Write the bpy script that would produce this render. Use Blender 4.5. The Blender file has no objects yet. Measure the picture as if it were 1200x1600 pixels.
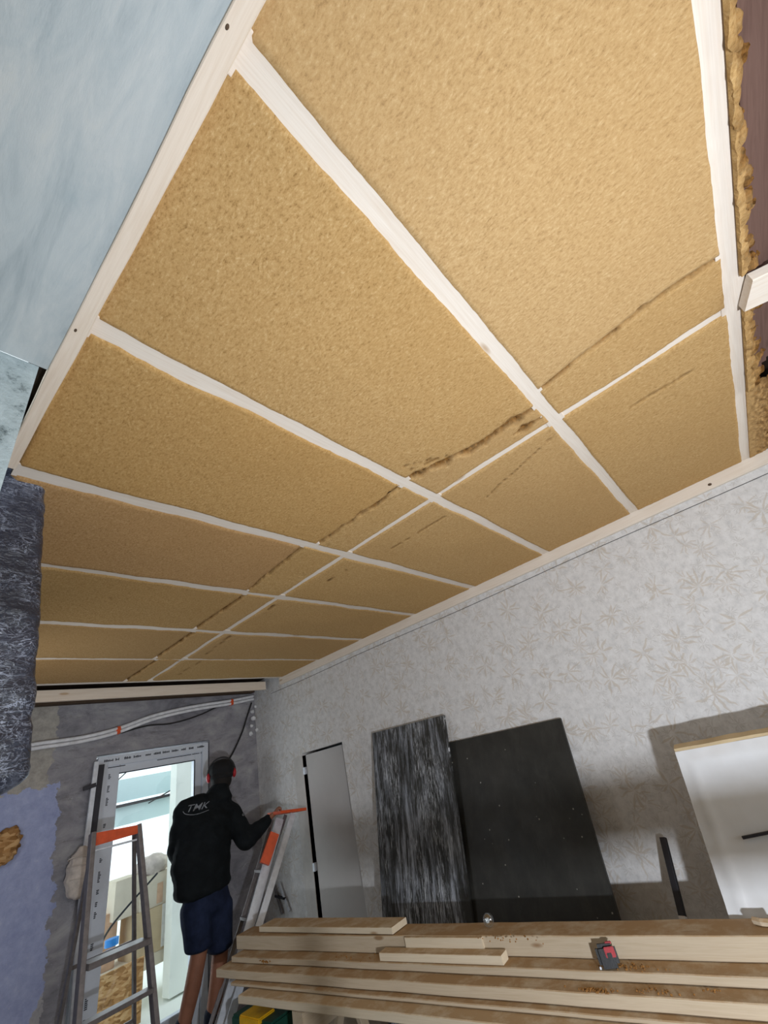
import bpy, bmesh, math, random
import numpy as np
from mathutils import Vector, Matrix, noise
from mathutils.bvhtree import BVHTree
random.seed(7)
S = bpy.context.scene
COL = S.collection
# ------------------------------------------------------------------ camera
# world: origin at the lens, X towards the papered wall, Y down the room, Z up (floor z=-1.5, ceiling z=1)
F = 643.0
R = np.array([[0.65400875, -0.72567164, -0.21371293],
              [0.25870593, 0.48002295, -0.83824174],
              [0.71087537, 0.49292863, 0.50167477]])      # rows: image right, image down, forward
cam = bpy.data.cameras.new('camera'); camo = bpy.data.objects.new('camera', cam); COL.objects.link(camo)
cam.sensor_fit = 'VERTICAL'; cam.sensor_height = 36; cam.lens = 36 * F / 1600
cam.clip_start = .02; cam.clip_end = 200
M = Matrix(((R[0][0], -R[1][0], -R[2][0]), (R[0][1], -R[1][1], -R[2][1]), (R[0][2], -R[1][2], -R[2][2])))
camo.matrix_world = M.to_4x4()
S.camera = camo
# ------------------------------------------------------------------ exposure, sky, daylight
S.view_settings.view_transform = 'Standard'; S.view_settings.look = 'None'
S.view_settings.gamma = 1; S.view_settings.exposure = 0.0; S.view_settings.use_curve_mapping = False
w = bpy.data.worlds.new('sky'); S.world = w; w.use_nodes = True
w.node_tree.nodes['Background'].inputs[0].default_value = (.86, .95, 1, 1)
w.node_tree.nodes['Background'].inputs[1].default_value = 1.7

def area(name, loc, target, sx, sy, power, col):
    l = bpy.data.lights.new(name, 'AREA'); l.shape = 'RECTANGLE'; l.size = sx; l.size_y = sy
    l.energy = power; l.color = col
    o = bpy.data.objects.new(name, l); COL.objects.link(o); o.location = loc
    o.rotation_euler = (Vector(target) - Vector(loc)).to_track_quat('-Z', 'Y').to_euler()
    return o
FLOOR = -1.5
LAMP = Vector((.12, -.45, -.60)); KEY_AIM = Vector((1.9, .25, .1))
area('added_key_light', LAMP, KEY_AIM, .09, .05, 56, (.86, .92, 1))  # key light added out of view to light the papered wall and ceiling
area('daylight_rear_window', (1.3, -2.55, .1), (1.5, 2.0, .6), 2.2, 1.6, 24, (1, .96, .90))
area('daylight_far_left_window', (.15, 3.1, .35), (3, 4.0, .1), .35, .35, 4.0, (.92, .95, 1))
area('daylight_door_window', (1.95, 4.75, -.3), (1.9, 0, -.3), .65, 1.3, 5, (.85, .93, 1))

# ------------------------------------------------------------------ helpers
def ray(u, v): return R.T @ np.array([(u - 600) / F, (v - 800) / F, 1.0])
def ax(u, v, x): d = ray(u, v); return Vector(d * x / d[0])
def ay(u, v, y): d = ray(u, v); return Vector(d * y / d[1])
def az(u, v, z): d = ray(u, v); return Vector(d * z / d[2])

def tag(o, label=None, cat=None, group=None, kind=None):
    if label: o['label'] = label
    if cat: o['category'] = cat
    if group: o['group'] = group
    if kind: o['kind'] = kind
    return o
def empty(name, loc, label, cat, group=None):
    o = bpy.data.objects.new(name, None); COL.objects.link(o); o.location = loc; o.empty_display_size = .1
    return tag(o, label, cat, group)
def link(name, bm, mat, parent=None, loc=None, smooth=False, rot=None, world=True):
    """link a bmesh as one object; with a parent, world-space verts are kept in place"""
    bmesh.ops.recalc_face_normals(bm, faces=bm.faces)
    me = bpy.data.meshes.new(name)
    if loc is not None and world:
        bmesh.ops.translate(bm, verts=bm.verts, vec=-Vector(loc))
    bm.to_mesh(me); bm.free()
    if smooth:
        for p in me.polygons: p.use_smooth = True
    if mat: me.materials.append(mat)
    o = bpy.data.objects.new(name, me); COL.objects.link(o)
    if rot is not None: o.rotation_euler = rot
    l = Vector(loc) if loc is not None else Vector()
    if parent:
        o.parent = parent
        pl = wloc(parent)
        o.location = l - pl
    else: o.location = l
    return o
def wloc(o):
    l = Vector(o.location)
    while o.parent: o = o.parent; l += o.location
    return l
def box(bm, lo, hi, bev=0):
    m = bmesh.new(); bmesh.ops.create_cube(m, size=1)
    lo, hi = Vector(lo), Vector(hi)
    for v in m.verts: v.co = Vector([(lo[i] + hi[i]) / 2 + v.co[i] * (hi[i] - lo[i]) for i in range(3)])
    if bev: bmesh.ops.bevel(m, geom=m.edges[:], offset=bev, segments=2, affect='EDGES')
    merge(bm, m)
def merge(bm, m, mat=None):
    me = bpy.data.meshes.new('t'); m.to_mesh(me); m.free()
    if mat is not None: me.transform(mat)
    bm.from_mesh(me); bpy.data.meshes.remove(me)
def boxo(name, lo, hi, mat, parent=None, bev=0):
    bm = bmesh.new(); box(bm, lo, hi, bev)
    return link(name, bm, mat, parent, loc=[(lo[i] + hi[i]) / 2 for i in range(3)])
def frame(a, b, up=(0, 0, 1)):
    a, b = Vector(a), Vector(b); x = (b - a).normalized(); u = Vector(up)
    y = u.cross(x).normalized(); z = x.cross(y)
    m = Matrix((x, y, z)).transposed().to_4x4(); m.translation = (a + b) / 2
    return m
def bar(bm, a, b, wy, tz, up=(0, 0, 1), bev=.002, segs=1, bow=0):
    m = bmesh.new(); bmesh.ops.create_cube(m, size=1); L = (Vector(b) - Vector(a)).length
    for v in m.verts: v.co = Vector((v.co.x * L, v.co.y * wy, v.co.z * tz))
    if bev: bmesh.ops.bevel(m, geom=m.edges[:], offset=bev, segments=2, affect='EDGES')
    merge(bm, m, frame(a, b, up))
def beam(name, a, b, wy, tz, mat, parent=None, up=(0, 0, 1), bev=.002, bow=0, segs=1, wav=0, twist=0):
    """board with its own rotated frame: local X runs along the grain"""
    a, b = Vector(a), Vector(b); L = (b - a).length
    bm = bmesh.new(); n = max(1, segs); rings = []
    prof = []
    for sy, sz in ((-1, -1), (1, -1), (1, 1), (-1, 1)):
        e = bev
        if sy * sz > 0: prof += [(sy * (wy / 2), sz * (tz / 2 - e)), (sy * (wy / 2 - e), sz * tz / 2)]
        else: prof += [(sy * (wy / 2 - e), sz * tz / 2), (sy * (wy / 2), sz * (tz / 2 - e))]
    for i in range(n + 1):
        t = i / n; x = (t - .5) * L; bz = bow * (1 - (2 * t - 1) ** 2)
        r = []
        for (y, z) in prof:
            dy = wav * noise.noise(Vector((x * 5, math.copysign(3, y), L))) if wav else 0
            r.append(bm.verts.new((x, y + dy, z + bz)))
        rings.append(r)
    k = len(prof)
    for i in range(n):
        for j in range(k): bm.faces.new((rings[i][j], rings[i][(j + 1) % k], rings[i + 1][(j + 1) % k], rings[i + 1][j]))
    bm.faces.new(rings[0][::-1]); bm.faces.new(rings[-1])
    bmesh.ops.recalc_face_normals(bm, faces=bm.faces)
    me = bpy.data.meshes.new(name); bm.to_mesh(me); bm.free(); me.materials.append(mat)
    o = bpy.data.objects.new(name, me); COL.objects.link(o)
    m = frame(a, b, up); o.rotation_euler = m.to_euler(); o.location = m.translation
    if parent: o.parent = parent; o.location = m.translation - wloc(parent)
    return o
def tube(bm, pts, r, n=8, cap=True):
    pts = [Vector(p) for p in pts]; rings = []; ref = None
    for i, p in enumerate(pts):
        d = (pts[min(i + 1, len(pts) - 1)] - pts[max(i - 1, 0)]).normalized()
        if ref is None:
            ref = d.orthogonal().normalized()
        ref = (ref - d * ref.dot(d)).normalized(); s = d.cross(ref)
        rr = r[i] if isinstance(r, (list, tuple)) else r
        rings.append([bm.verts.new(p + ref * (rr * math.cos(2 * math.pi * k / n)) + s * (rr * math.sin(2 * math.pi * k / n))) for k in range(n)])
    for a, b in zip(rings, rings[1:]):
        for k in range(n): bm.faces.new((a[k], a[(k + 1) % n], b[(k + 1) % n], b[k]))
    if cap: bm.faces.new(rings[0][::-1]); bm.faces.new(rings[-1])
def smoothpath(pts, k=8):
    pts = [Vector(p) for p in pts]; out = []
    P = [pts[0]] + pts + [pts[-1]]
    for i in range(1, len(P) - 2):
        for j in range(k):
            t = j / k; p0, p1, p2, p3 = P[i - 1:i + 3]
            out.append(.5 * ((2 * p1) + (p2 - p0) * t + (2 * p0 - 5 * p1 + 4 * p2 - p3) * t * t + (3 * p1 - p0 - 3 * p2 + p3) * t ** 3))
    return out + [pts[-1]]
def quadslab(bm, c, t, n=None):
    """slab from four corners (front face) pushed back by t along its normal"""
    c = [Vector(p) for p in c]
    if n is None: n = (c[1] - c[0]).cross(c[3] - c[0]).normalized()
    n = Vector(n); f = [bm.verts.new(p) for p in c]; g = [bm.verts.new(p + n * t) for p in c]
    bm.faces.new(f); bm.faces.new(g[::-1])
    for i in range(4): bm.faces.new((f[i], f[(i + 1) % 4], g[(i + 1) % 4], g[i]))

# ------------------------------------------------------------------ materials
def lin(c):
    return tuple((x / 255 / 12.92 if x / 255 <= .04045 else ((x / 255 + .055) / 1.055) ** 2.4) for x in c) + (1,)
class N:
    def __init__(s, name, rough=.8, spec=.3, metal=0):
        s.m = bpy.data.materials.new(name); s.m.use_nodes = True; s.t = s.m.node_tree
        s.b = s.t.nodes['Principled BSDF']; s.b.inputs['Roughness'].default_value = rough
        s.b.inputs['Specular IOR Level'].default_value = spec; s.b.inputs['Metallic'].default_value = metal
        s.tc = s.t.nodes.new('ShaderNodeTexCoord')
    def n(s, ty, **kw):
        o = s.t.nodes.new('ShaderNode' + ty)
        for k, v in kw.items(): setattr(o, k, v)
        return o
    def l(s, a, b): s.t.links.new(a, b)
    def put(s, sock, v):
        if hasattr(v, 'links') or isinstance(v, bpy.types.NodeSocket): s.l(v, sock)
        else: sock.default_value = v
    def math(s, op, a, b=0, c=0):
        o = s.n('Math', operation=op); s.put(o.inputs[0], a); s.put(o.inputs[1], b); s.put(o.inputs[2], c); return o.outputs[0]
    def map(s, scale=(1, 1, 1), src=None, loc=(0, 0, 0)):
        o = s.n('Mapping'); o.inputs['Scale'].default_value = scale; o.inputs['Location'].default_value = loc
        s.l(src if src is not None else s.tc.outputs['Object'], o.inputs[0]); return o.outputs[0]
    def noise(s, scale, detail=4, rough=.6, vec=None, dist=0):
        o = s.n('TexNoise'); o.inputs['Scale'].default_value = scale; o.inputs['Detail'].default_value = detail
        o.inputs['Roughness'].default_value = rough; o.inputs['Distortion'].default_value = dist
        s.l(vec if vec is not None else s.tc.outputs['Object'], o.inputs['Vector']); return o.outputs[0]
    def ramp(s, fac, stops):
        o = s.n('ValToRGB'); s.l(fac, o.inputs[0]); e = o.color_ramp.elements
        while len(e) < len(stops): e.new(.5)
        for i, (p, c) in enumerate(stops):
            e[i].position = p; e[i].color = c if len(c) == 4 else lin(c)
        return o.outputs[0]
    def mix(s, f, a, b, mode='MIX'):
        o = s.n('Mix', data_type='RGBA', blend_type=mode); s.put(o.inputs[0], f); s.put(o.inputs[6], a); s.put(o.inputs[7], b); return o.outputs[2]
    def bump(s, h, strength=.3, dist=.01):
        o = s.n('Bump'); o.inputs['Strength'].default_value = strength; o.inputs['Distance'].default_value = dist
        s.l(h, o.inputs['Height']); s.l(o.outputs[0], s.b.inputs['Normal'])
    def col(s, c): s.put(s.b.inputs['Base Color'], c)
def step(n, v, a, b):
    o = n.n('MapRange'); n.put(o.inputs[0], v); o.inputs[1].default_value = a; o.inputs[2].default_value = b; return o.outputs[0]
def plain(name, c, rough=.6, spec=.3, metal=0, var=.12, sc=20, bump=.1):
    n = N(name, rough, spec, metal); f = n.noise(sc, 5)
    c1 = lin(c); c2 = tuple(x * (1 - var * 1.5) for x in c1[:3]) + (1,); c3 = tuple(min(1, x * (1 + var)) for x in c1[:3]) + (1,)
    n.col(n.ramp(f, [(.3, c2), (.7, c3)]))
    if bump: n.bump(n.noise(sc * 6, 3), bump, .004)
    return n.m
def wood(name, c1, c2, knot=(120, 80, 50), dust=None, rough=.75, gs=1.0):
    n = N(name, rough, .2)
    v = n.map((1.2 * gs, 22 * gs, 22 * gs))
    g = n.noise(1.6, 6, .6, v, 1.2)
    fine = n.noise(6, 3, .6, n.map((1, 60, 60)))
    base = n.ramp(g, [(.3, c1), (.55, c2), (.75, c1)])
    base = n.mix(.18, base, n.ramp(fine, [(.35, c1), (.65, knot)]))
    vo = n.n('TexVoronoi', feature='F1'); vo.inputs['Scale'].default_value = 1
    oi = n.n('ObjectInfo'); 
    add = n.n('VectorMath', operation='ADD'); n.l(n.map((2.6, 9, 9)), add.inputs[0])
    sc = n.n('VectorMath', operation='SCALE'); sc.inputs[0].default_value = (9, 3, 5); n.l(oi.outputs['Random'], sc.inputs['Scale'])
    n.l(sc.outputs[0], add.inputs[1]); n.l(add.outputs[0], vo.inputs['Vector'])
    k = step(n, vo.outputs['Distance'], .11, .06)
    base = n.mix(k, base, lin(knot))
    val = n.math('MULTIPLY_ADD', oi.outputs['Random'], .16, .92)
    base = n.mix(1, base, n.math('MULTIPLY', val, 1), 'MULTIPLY')
    if dust:
        ge = n.n('NewGeometry'); sep = n.n('SeparateXYZ'); n.l(ge.outputs['Normal'], sep.inputs[0])
        up = step(n, sep.outputs[2], .3, .8)
        dn = n.noise(9, 6, .7)
        base = n.mix(n.math('MULTIPLY', up, step(n, dn, .3, .55)), base, lin(dust))
    n.col(base); n.bump(n.noise(8, 4, .6, v), .25, .002)
    return n.m

m_pale = wood('pale_planed_wood', (226, 212, 196), (236, 226, 214), (196, 172, 146))
m_trimwood = wood('new_spruce_trim', (216, 198, 178), (230, 216, 200), (190, 162, 132))
m_lumber = wood('lumber', (190, 172, 146), (204, 188, 164), (150, 122, 92), dust=(168, 138, 102))
m_lumber2 = wood('lumber_bright', (214, 198, 172), (222, 208, 184), (170, 142, 110), dust=(184, 156, 120))
m_brown = wood('brown_stained_wood', (92, 68, 60), (112, 86, 76), (60, 42, 36))
m_oldwood = wood('old_dark_wood', (74, 60, 48), (98, 80, 64), (40, 32, 26))

def fibre_mat():
    n = N('wood_fibre_batt', .95, .1)
    wv = n.noise(6, 4, .6)
    coarse = n.noise(1.6, 3, .5)
    vadd = n.n('VectorMath', operation='ADD'); n.l(n.map((1, 1, 1)), vadd.inputs[0])
    w3 = n.n('TexNoise'); w3.inputs['Scale'].default_value = 14; w3.inputs['Detail'].default_value = 2; n.l(n.tc.outputs['Object'], w3.inputs['Vector'])
    s3 = n.n('VectorMath', operation='SCALE'); n.l(w3.outputs['Color'], s3.inputs[0]); s3.inputs['Scale'].default_value = .018
    n.l(s3.outputs[0], vadd.inputs[1])
    fib = n.noise(165, 5, .8, n.map((1, .5, 1), vadd.outputs[0]))
    c = n.ramp(fib, [(.3, (130, 95, 52)), (.45, (184, 147, 94)), (.58, (198, 163, 111)), (.72, (224, 195, 148))])
    c = n.mix(n.math('MULTIPLY', step(n, coarse, .35, .7), .25), c, lin((176, 136, 80)))
    oi = n.n('ObjectInfo')
    c = n.mix(n.math('MULTIPLY', oi.outputs['Random'], .3), c, lin((182, 148, 108)))
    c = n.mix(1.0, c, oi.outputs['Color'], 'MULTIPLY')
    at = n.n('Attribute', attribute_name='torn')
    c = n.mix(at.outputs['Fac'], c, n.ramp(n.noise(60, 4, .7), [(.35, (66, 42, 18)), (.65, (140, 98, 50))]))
    n.col(c)
    h = n.math('ADD', fib, n.math('MULTIPLY', wv, .5))
    n.bump(h, .4, .004)
    return n.m
m_fibre = fibre_mat()

def wallpaper():
    n = N('leaf_wallpaper', .75, .25)
    sep = n.n('SeparateXYZ'); n.l(n.tc.outputs['Object'], sep.inputs[0])
    base = n.ramp(n.noise(22, 6, .7), [(.32, (196, 195, 195)), (.5, (212, 210, 209)), (.68, (222, 221, 221))])
    base = n.mix(n.math('MULTIPLY', step(n, n.noise(60, 4, .7, n.map((1, 1, .5)), 2), .55, .66), .35), base, lin((182, 176, 170)))
    for (sc, off, cell_gate, strength, col) in ((4.6, 0.0, .12, .5, (186, 172, 154)), (6.1, 4.37, .25, .45, (190, 178, 164)), (12, 9.1, .2, .55, (186, 182, 178))):
        comb = n.n('CombineXYZ')
        n.l(n.math('MULTIPLY_ADD', sep.outputs[1], sc, off), comb.inputs[0]); n.l(n.math('MULTIPLY_ADD', sep.outputs[2], sc, off * 2), comb.inputs[1])
        wn = n.n('TexNoise'); wn.inputs['Scale'].default_value = 2.2; n.l(comb.outputs[0], wn.inputs['Vector'])
        ws = n.n('VectorMath', operation='SCALE'); n.l(wn.outputs['Color'], ws.inputs[0]); ws.inputs['Scale'].default_value = .3
        wa = n.n('VectorMath', operation='ADD'); n.l(comb.outputs[0], wa.inputs[0]); n.l(ws.outputs[0], wa.inputs[1])
        vo = n.n('TexVoronoi', voronoi_dimensions='2D'); vo.inputs['Scale'].default_value = 1; vo.inputs['Randomness'].default_value = .75
        n.l(wa.outputs[0], vo.inputs['Vector'])
        df = n.n('VectorMath', operation='SUBTRACT'); n.l(wa.outputs[0], df.inputs[0]); n.l(vo.outputs['Position'], df.inputs[1])
        ds = n.n('SeparateXYZ'); n.l(df.outputs[0], ds.inputs[0])
        cs = n.n('SeparateColor'); n.l(vo.outputs['Color'], cs.inputs[0])
        th = n.math('ARCTAN2', ds.outputs[1], ds.outputs[0])
        th = n.math('ADD', th, n.math('MULTIPLY_ADD', cs.outputs[0], 6.28, 12.566))
        th = n.math('ADD', th, n.math('MULTIPLY', wn.outputs[0], .3))
        q = 2 * math.pi / 11
        a = n.math('SUBTRACT', n.math('MODULO', th, q), q / 2)
        idx = n.math('FLOOR', n.math('DIVIDE', th, q))
        rnd = n.math('FRACT', n.math('MULTIPLY', n.math('SINE', n.math('ADD', n.math('MULTIPLY', idx, 12.9), n.math('MULTIPLY', cs.outputs[1], 40))), 43.7))
        r = vo.outputs['Distance']
        perp = n.math('MULTIPLY', r, n.math('ABSOLUTE', n.math('SINE', a)))
        rmax = n.math('MULTIPLY_ADD', rnd, .34, .2)
        tt = n.math('DIVIDE', r, rmax)
        shape = n.math('MULTIPLY', n.math('SINE', n.math('MULTIPLY', n.math('MINIMUM', tt, 1.0), 3.1416)), .034)
        leaf = step(n, n.math('SUBTRACT', shape, perp), 0, .010)
        gate = n.math('GREATER_THAN', cs.outputs[2], cell_gate)
        gate2 = n.math('GREATER_THAN', rnd, .38)
        f = n.math('MULTIPLY', n.math('MULTIPLY', leaf, gate), n.math('MULTIPLY', gate2, strength))
        base = n.mix(f, base, lin(col))
    n.col(base); n.bump(n.noise(90, 3), .12, .002)
    return n.m
m_paper = wallpaper()

def plaster_blue():
    n = N('pale_blue_plaster', .85, .2)
    v = n.map((.8, 5, .8))
    c = n.ramp(n.noise(2.2, 7, .65, n.map((9, 1.6, 2)), .8), [(.25, (164, 174, 178)), (.45, (186, 194, 196)), (.62, (198, 203, 203)), (.8, (206, 207, 202))])
    c = n.mix(n.math('MULTIPLY', step(n, n.noise(7, 6, .7), .55, .75), .3), c, lin((150, 170, 178)))
    n.col(c); n.bump(n.noise(5, 7, .7, n.map((6, 1.5, 2))), .35, .01)
    return n.m
m_bluepl = plaster_blue()
def jamb_mat():
    n = N('rough_whitewashed_concrete', .9, .2)
    c = n.ramp(n.noise(26, 6, .75), [(.3, (96, 108, 110)), (.42, (168, 182, 186)), (.7, (190, 204, 208))])
    n.col(c); n.bump(n.noise(40, 6, .8), .7, .01); return n.m
m_jamb = jamb_mat()
def backwall():
    n = N('bare_render_with_blue_paint', .9, .2)
    sep = n.n('SeparateXYZ'); n.l(n.tc.outputs['Object'], sep.inputs[0])
    grey = n.ramp(n.noise(3.2, 8, .65, n.map((1, 1, 1.8)), .6), [(.3, (112, 110, 116)), (.5, (144, 142, 148)), (.7, (170, 168, 170))])
    grey = n.mix(n.math('MULTIPLY', step(n, n.noise(9, 7, .7, n.map((1, 1, 3))), .56, .7), .5), grey, lin((92, 86, 82)))
    blue = n.ramp(n.noise(14, 6, .7), [(.3, (150, 158, 196)), (.6, (170, 178, 212)), (.8, (196, 202, 222))])
    cream = n.ramp(n.noise(20, 5, .7), [(.3, (150, 146, 140)), (.7, (186, 180, 172))])
    e = n.math('ADD', sep.outputs[0], n.math('MULTIPLY', n.math('SUBTRACT', n.noise(7, 7, .7), .5), .22))
    zz = n.math('ADD', sep.outputs[2], n.math('MULTIPLY', n.math('SUBTRACT', n.noise(5, 6, .65), .5), .5))
    edge = n.math('MULTIPLY_ADD', sep.outputs[2], -.08, 1.235)
    left = n.math('LESS_THAN', e, edge)
    up = n.math('GREATER_THAN', zz, .36)
    low = n.math('GREATER_THAN', n.math('SUBTRACT', n.math('MULTIPLY_ADD', e, 1.2, -1.46), n.math('MULTIPLY', zz, .55)), .55)
    paint = n.mix(up, blue, cream)
    paint = n.mix(n.math('MULTIPLY', low, .8), paint, cream)
    upl = n.math('MULTIPLY', n.math('LESS_THAN', e, 1.12), 1)
    c = n.mix(n.math('MULTIPLY', left, n.math('MAXIMUM', n.math('SUBTRACT', 1, up), upl)), grey, paint)
    fleck = step(n, n.noise(55, 3, .6), .68, .74)
    c = n.mix(n.math('MULTIPLY', fleck, .5), c, lin((196, 198, 206)))
    n.col(c)
    n.bump(n.math('ADD', n.noise(10, 8, .7), n.math('MULTIPLY', left, .25)), .7, .02)
    return n.m
m_back = backwall()
m_floor = plain('dusty_concrete_floor', (150, 138, 122), .9, .2, var=.2, sc=4)
m_roomwall = plain('rough_light_render', (172, 170, 164), .9, .2, sc=5)
m_dark = plain('dark_void_boards', (46, 36, 28), .95, .1, var=.3, sc=8)
m_pvc = plain('white_pvc', (206, 212, 222), .35, .5, var=.03, bump=0)
m_ink = plain('black_print', (44, 46, 54), .6, bump=0)
m_alu = plain('brushed_aluminium', (206, 210, 218), .38, .5, .3, var=.1, sc=30)
m_alud = plain('worn_grey_aluminium', (124, 118, 118), .5, .5, .5, var=.15, sc=30)
m_orange = plain('orange_plastic', (214, 84, 38), .5, .4, var=.12)
m_black = plain('black_plastic', (26, 26, 28), .45, .4)
m_rubber = plain('black_rubber', (20, 20, 20), .8)
m_white = plain('white_label', (222, 222, 224), .6, bump=0)
m_cardboard = plain('cardboard', (196, 176, 142), .85, .15, var=.08, sc=8)
m_cardp = plain('pale_cardboard', (214, 204, 184), .85, .15, var=.06, sc=8)
m_tape = plain('tan_tape', (206, 170, 140), .4, .4)
m_clear = plain('white_tape', (232, 230, 222), .4, .4)
m_blue = plain('bright_blue_plastic', (36, 136, 214), .4, .4)
m_green = plain('dark_green_plastic', (22, 74, 60), .5, .4)
m_yellow = plain('yellow_plastic', (232, 178, 24), .5, .4)
m_red = plain('red_plastic', (168, 30, 40), .45, .4)
m_conduit = plain('white_conduit', (226, 226, 230), .45, .4, bump=0)
m_cable = plain('black_cable', (34, 34, 36), .5, .4, bump=0)
m_door = plain('grey_laminate', (182, 178, 176), .45, .4, var=.05, sc=3, bump=.03)
m_doorframe = plain('pale_door_frame', (196, 192, 188), .6, var=.05)
m_porch = plain('white_porch_wall', (236, 240, 232), .8, var=.02, sc=2)
m_porchblue = plain('pale_blue_soffit', (206, 226, 230), .7, var=.03, sc=2)
m_steel = plain('dark_steel', (56, 56, 62), .5, .5, .6)
def osb():
    n = N('osb_board', .8, .2); vo = n.n('TexVoronoi'); vo.inputs['Scale'].default_value = 26
    n.l(n.map((1, 1, 2.2)), vo.inputs['Vector'])
    sc = n.n('SeparateColor'); n.l(vo.outputs['Color'], sc.inputs[0])
    n.col(n.ramp(sc.outputs[0], [(0, (138, 98, 56)), (.5, (176, 132, 84)), (1, (204, 166, 118))])); return n.m
m_osb = osb()
def film():
    n = N('black_stretch_film', .32, .5)
    a = n.noise(3.0, 3, .5, n.map((5, 5, 14)), 1.5)
    b = n.noise(4, 3, .5, n.map((9, 9, 11)), 2)
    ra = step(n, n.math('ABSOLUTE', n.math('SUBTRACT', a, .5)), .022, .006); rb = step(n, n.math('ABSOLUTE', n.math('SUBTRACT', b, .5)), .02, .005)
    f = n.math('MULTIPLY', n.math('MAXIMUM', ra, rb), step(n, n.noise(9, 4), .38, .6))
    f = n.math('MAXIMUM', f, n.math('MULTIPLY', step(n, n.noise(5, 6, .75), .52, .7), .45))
    n.col(n.mix(n.math('MULTIPLY', f, .7), n.ramp(n.noise(3, 4), [(.3, (30, 34, 44)), (.7, (56, 61, 78))]), lin((168, 176, 196))))  # pale streaks put film glare and scratch lines into the colour
    n.put(n.b.inputs['Roughness'], n.math('MULTIPLY_ADD', f, .25, .28))
    n.bump(n.math('ADD', a, b), .6, .006); return n.m
m_film = film()
def formply(name, scratch):
    n = N(name, .42, .4)
    base = n.ramp(n.noise(4, 6, .7), [(.3, (34, 34, 32)), (.7, (54, 53, 50))])
    if scratch:
        a = n.noise(3, 8, .75, n.map((1, 13, 1.3)), .8); b = n.noise(2.2, 6, .7, n.map((1, 3.4, .8)))
        f = n.math('MULTIPLY', step(n, a, .45, .60), step(n, b, .42, .58))
        base = n.mix(n.math('MULTIPLY', f, .6), base, lin((190, 196, 208)))
        c = n.noise(4, 5, .7, n.map((1, 60, 3)), .6)
        base = n.mix(n.math('MULTIPLY', n.math('MULTIPLY', step(n, c, .54, .6), step(n, n.noise(2, 4, .6, n.map((1, 3, 1.2))), .5, .56)), .9), base, lin((214, 218, 224)))
    else:
        a = n.noise(5, 7, .75, n.map((1, 2.5, 1)))
        base = n.mix(n.math('MULTIPLY', step(n, a, .5, .8), .3), base, lin((84, 82, 78)))
        vo = n.n('TexVoronoi'); vo.inputs['Scale'].default_value = 13; n.l(n.tc.outputs['Object'], vo.inputs['Vector'])
        base = n.mix(n.math('MULTIPLY', step(n, vo.outputs['Distance'], .07, .04), .7), base, lin((170, 168, 160)))
    n.col(base); n.bump(n.noise(30, 4), .1, .002)
    n.put(n.b.inputs['Roughness'], n.math('MULTIPLY_ADD', n.noise(6, 4), .3, .3))
    return n.m
m_ply1 = formply('scratched_black_plywood', True); m_ply2 = formply('black_film_plywood', False)
def wrapw():
    n = N('white_film_wrap', .22, .55)
    n.col(n.ramp(n.noise(3, 5), [(.3, (204, 203, 202)), (.7, (218, 219, 222))]))
    n.bump(n.noise(2.5, 3, .5, n.map((1, 1.4, 1.2)), 1.0), .25, .02); return n.m
m_wrap = wrapw()
def glassm():
    m = bpy.data.materials.new('window_glass'); m.use_nodes = True; t = m.node_tree; t.nodes.clear()
    o = t.nodes.new('ShaderNodeOutputMaterial'); a = t.nodes.new('ShaderNodeBsdfTransparent'); g = t.nodes.new('ShaderNodeBsdfGlossy')
    g.inputs['Roughness'].default_value = .02; a.inputs[0].default_value = (.96, .98, .98, 1)
    x = t.nodes.new('ShaderNodeMixShader'); x.inputs[0].default_value = .06
    t.links.new(a.outputs[0], x.inputs[1]); t.links.new(g.outputs[0], x.inputs[2]); t.links.new(x.outputs[0], o.inputs[0]); return m
m_glass = glassm()
m_jacket = plain('black_work_jacket', (20, 24, 27), .9, .15, var=.25, sc=14, bump=.3)
m_shorts = plain('navy_work_shorts', (30, 38, 60), .9, .15, var=.3, sc=12, bump=.3)
m_skin = plain('tanned_skin', (146, 98, 76), .6, .3, var=.1, sc=20, bump=.05)
m_hair = plain('dark_hair', (26, 22, 20), .8)
m_cap = plain('black_cap_cloth', (24, 24, 26), .85, bump=.3)
m_logo = plain('grey_print', (128, 132, 138), .7, bump=0)
m_foam = plain('grey_cloth_foam', (204, 192, 182), .9, .1, var=.2, sc=12, bump=.5)
m_sock = plain('navy_sock', (28, 32, 46), .9)

# ------------------------------------------------------------------ room shell
YB = 4.53; XR = 3.0
def structure(name, lo, hi, mat):
    return tag(boxo(name, lo, hi, mat), kind='structure')
def wstruct(name, bm, mat):        # world-space verts, origin at the lens so that object coords equal world coords
    return tag(link(name, bm, mat), kind='structure')
structure('floor', (-1.9, -2.7, FLOOR - .1), (3.7, YB + .2, FLOOR), m_floor)
structure('ceiling', (.06, -2.7, 1.075), (3.2, YB + .2, 1.15), m_dark)
bm = bmesh.new()   # papered wall with its door opening
DY0, DY1, DZ = 3.178, 3.765, .205
box(bm, (XR, -2.7, FLOOR), (XR + .2, DY0, 1.08)); box(bm, (XR, DY1, FLOOR), (XR + .2, YB, 1.08)); box(bm, (XR, DY0, DZ + .008), (XR + .2, DY1, 1.08))
wstruct('wall_right', bm, m_paper)
bm = bmesh.new()   # rear wall of the room with its glazed door opening
WX0, WX1, WZ = 1.44, 2.45, .545
box(bm, (.0, YB, FLOOR), (WX0, YB + .2, 1.08)); box(bm, (WX1, YB, FLOOR), (XR + .2, YB + .2, 1.08)); box(bm, (WX0, YB, WZ), (WX1, YB + .2, 1.08))
wstruct('wall_back', bm, m_back)
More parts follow.
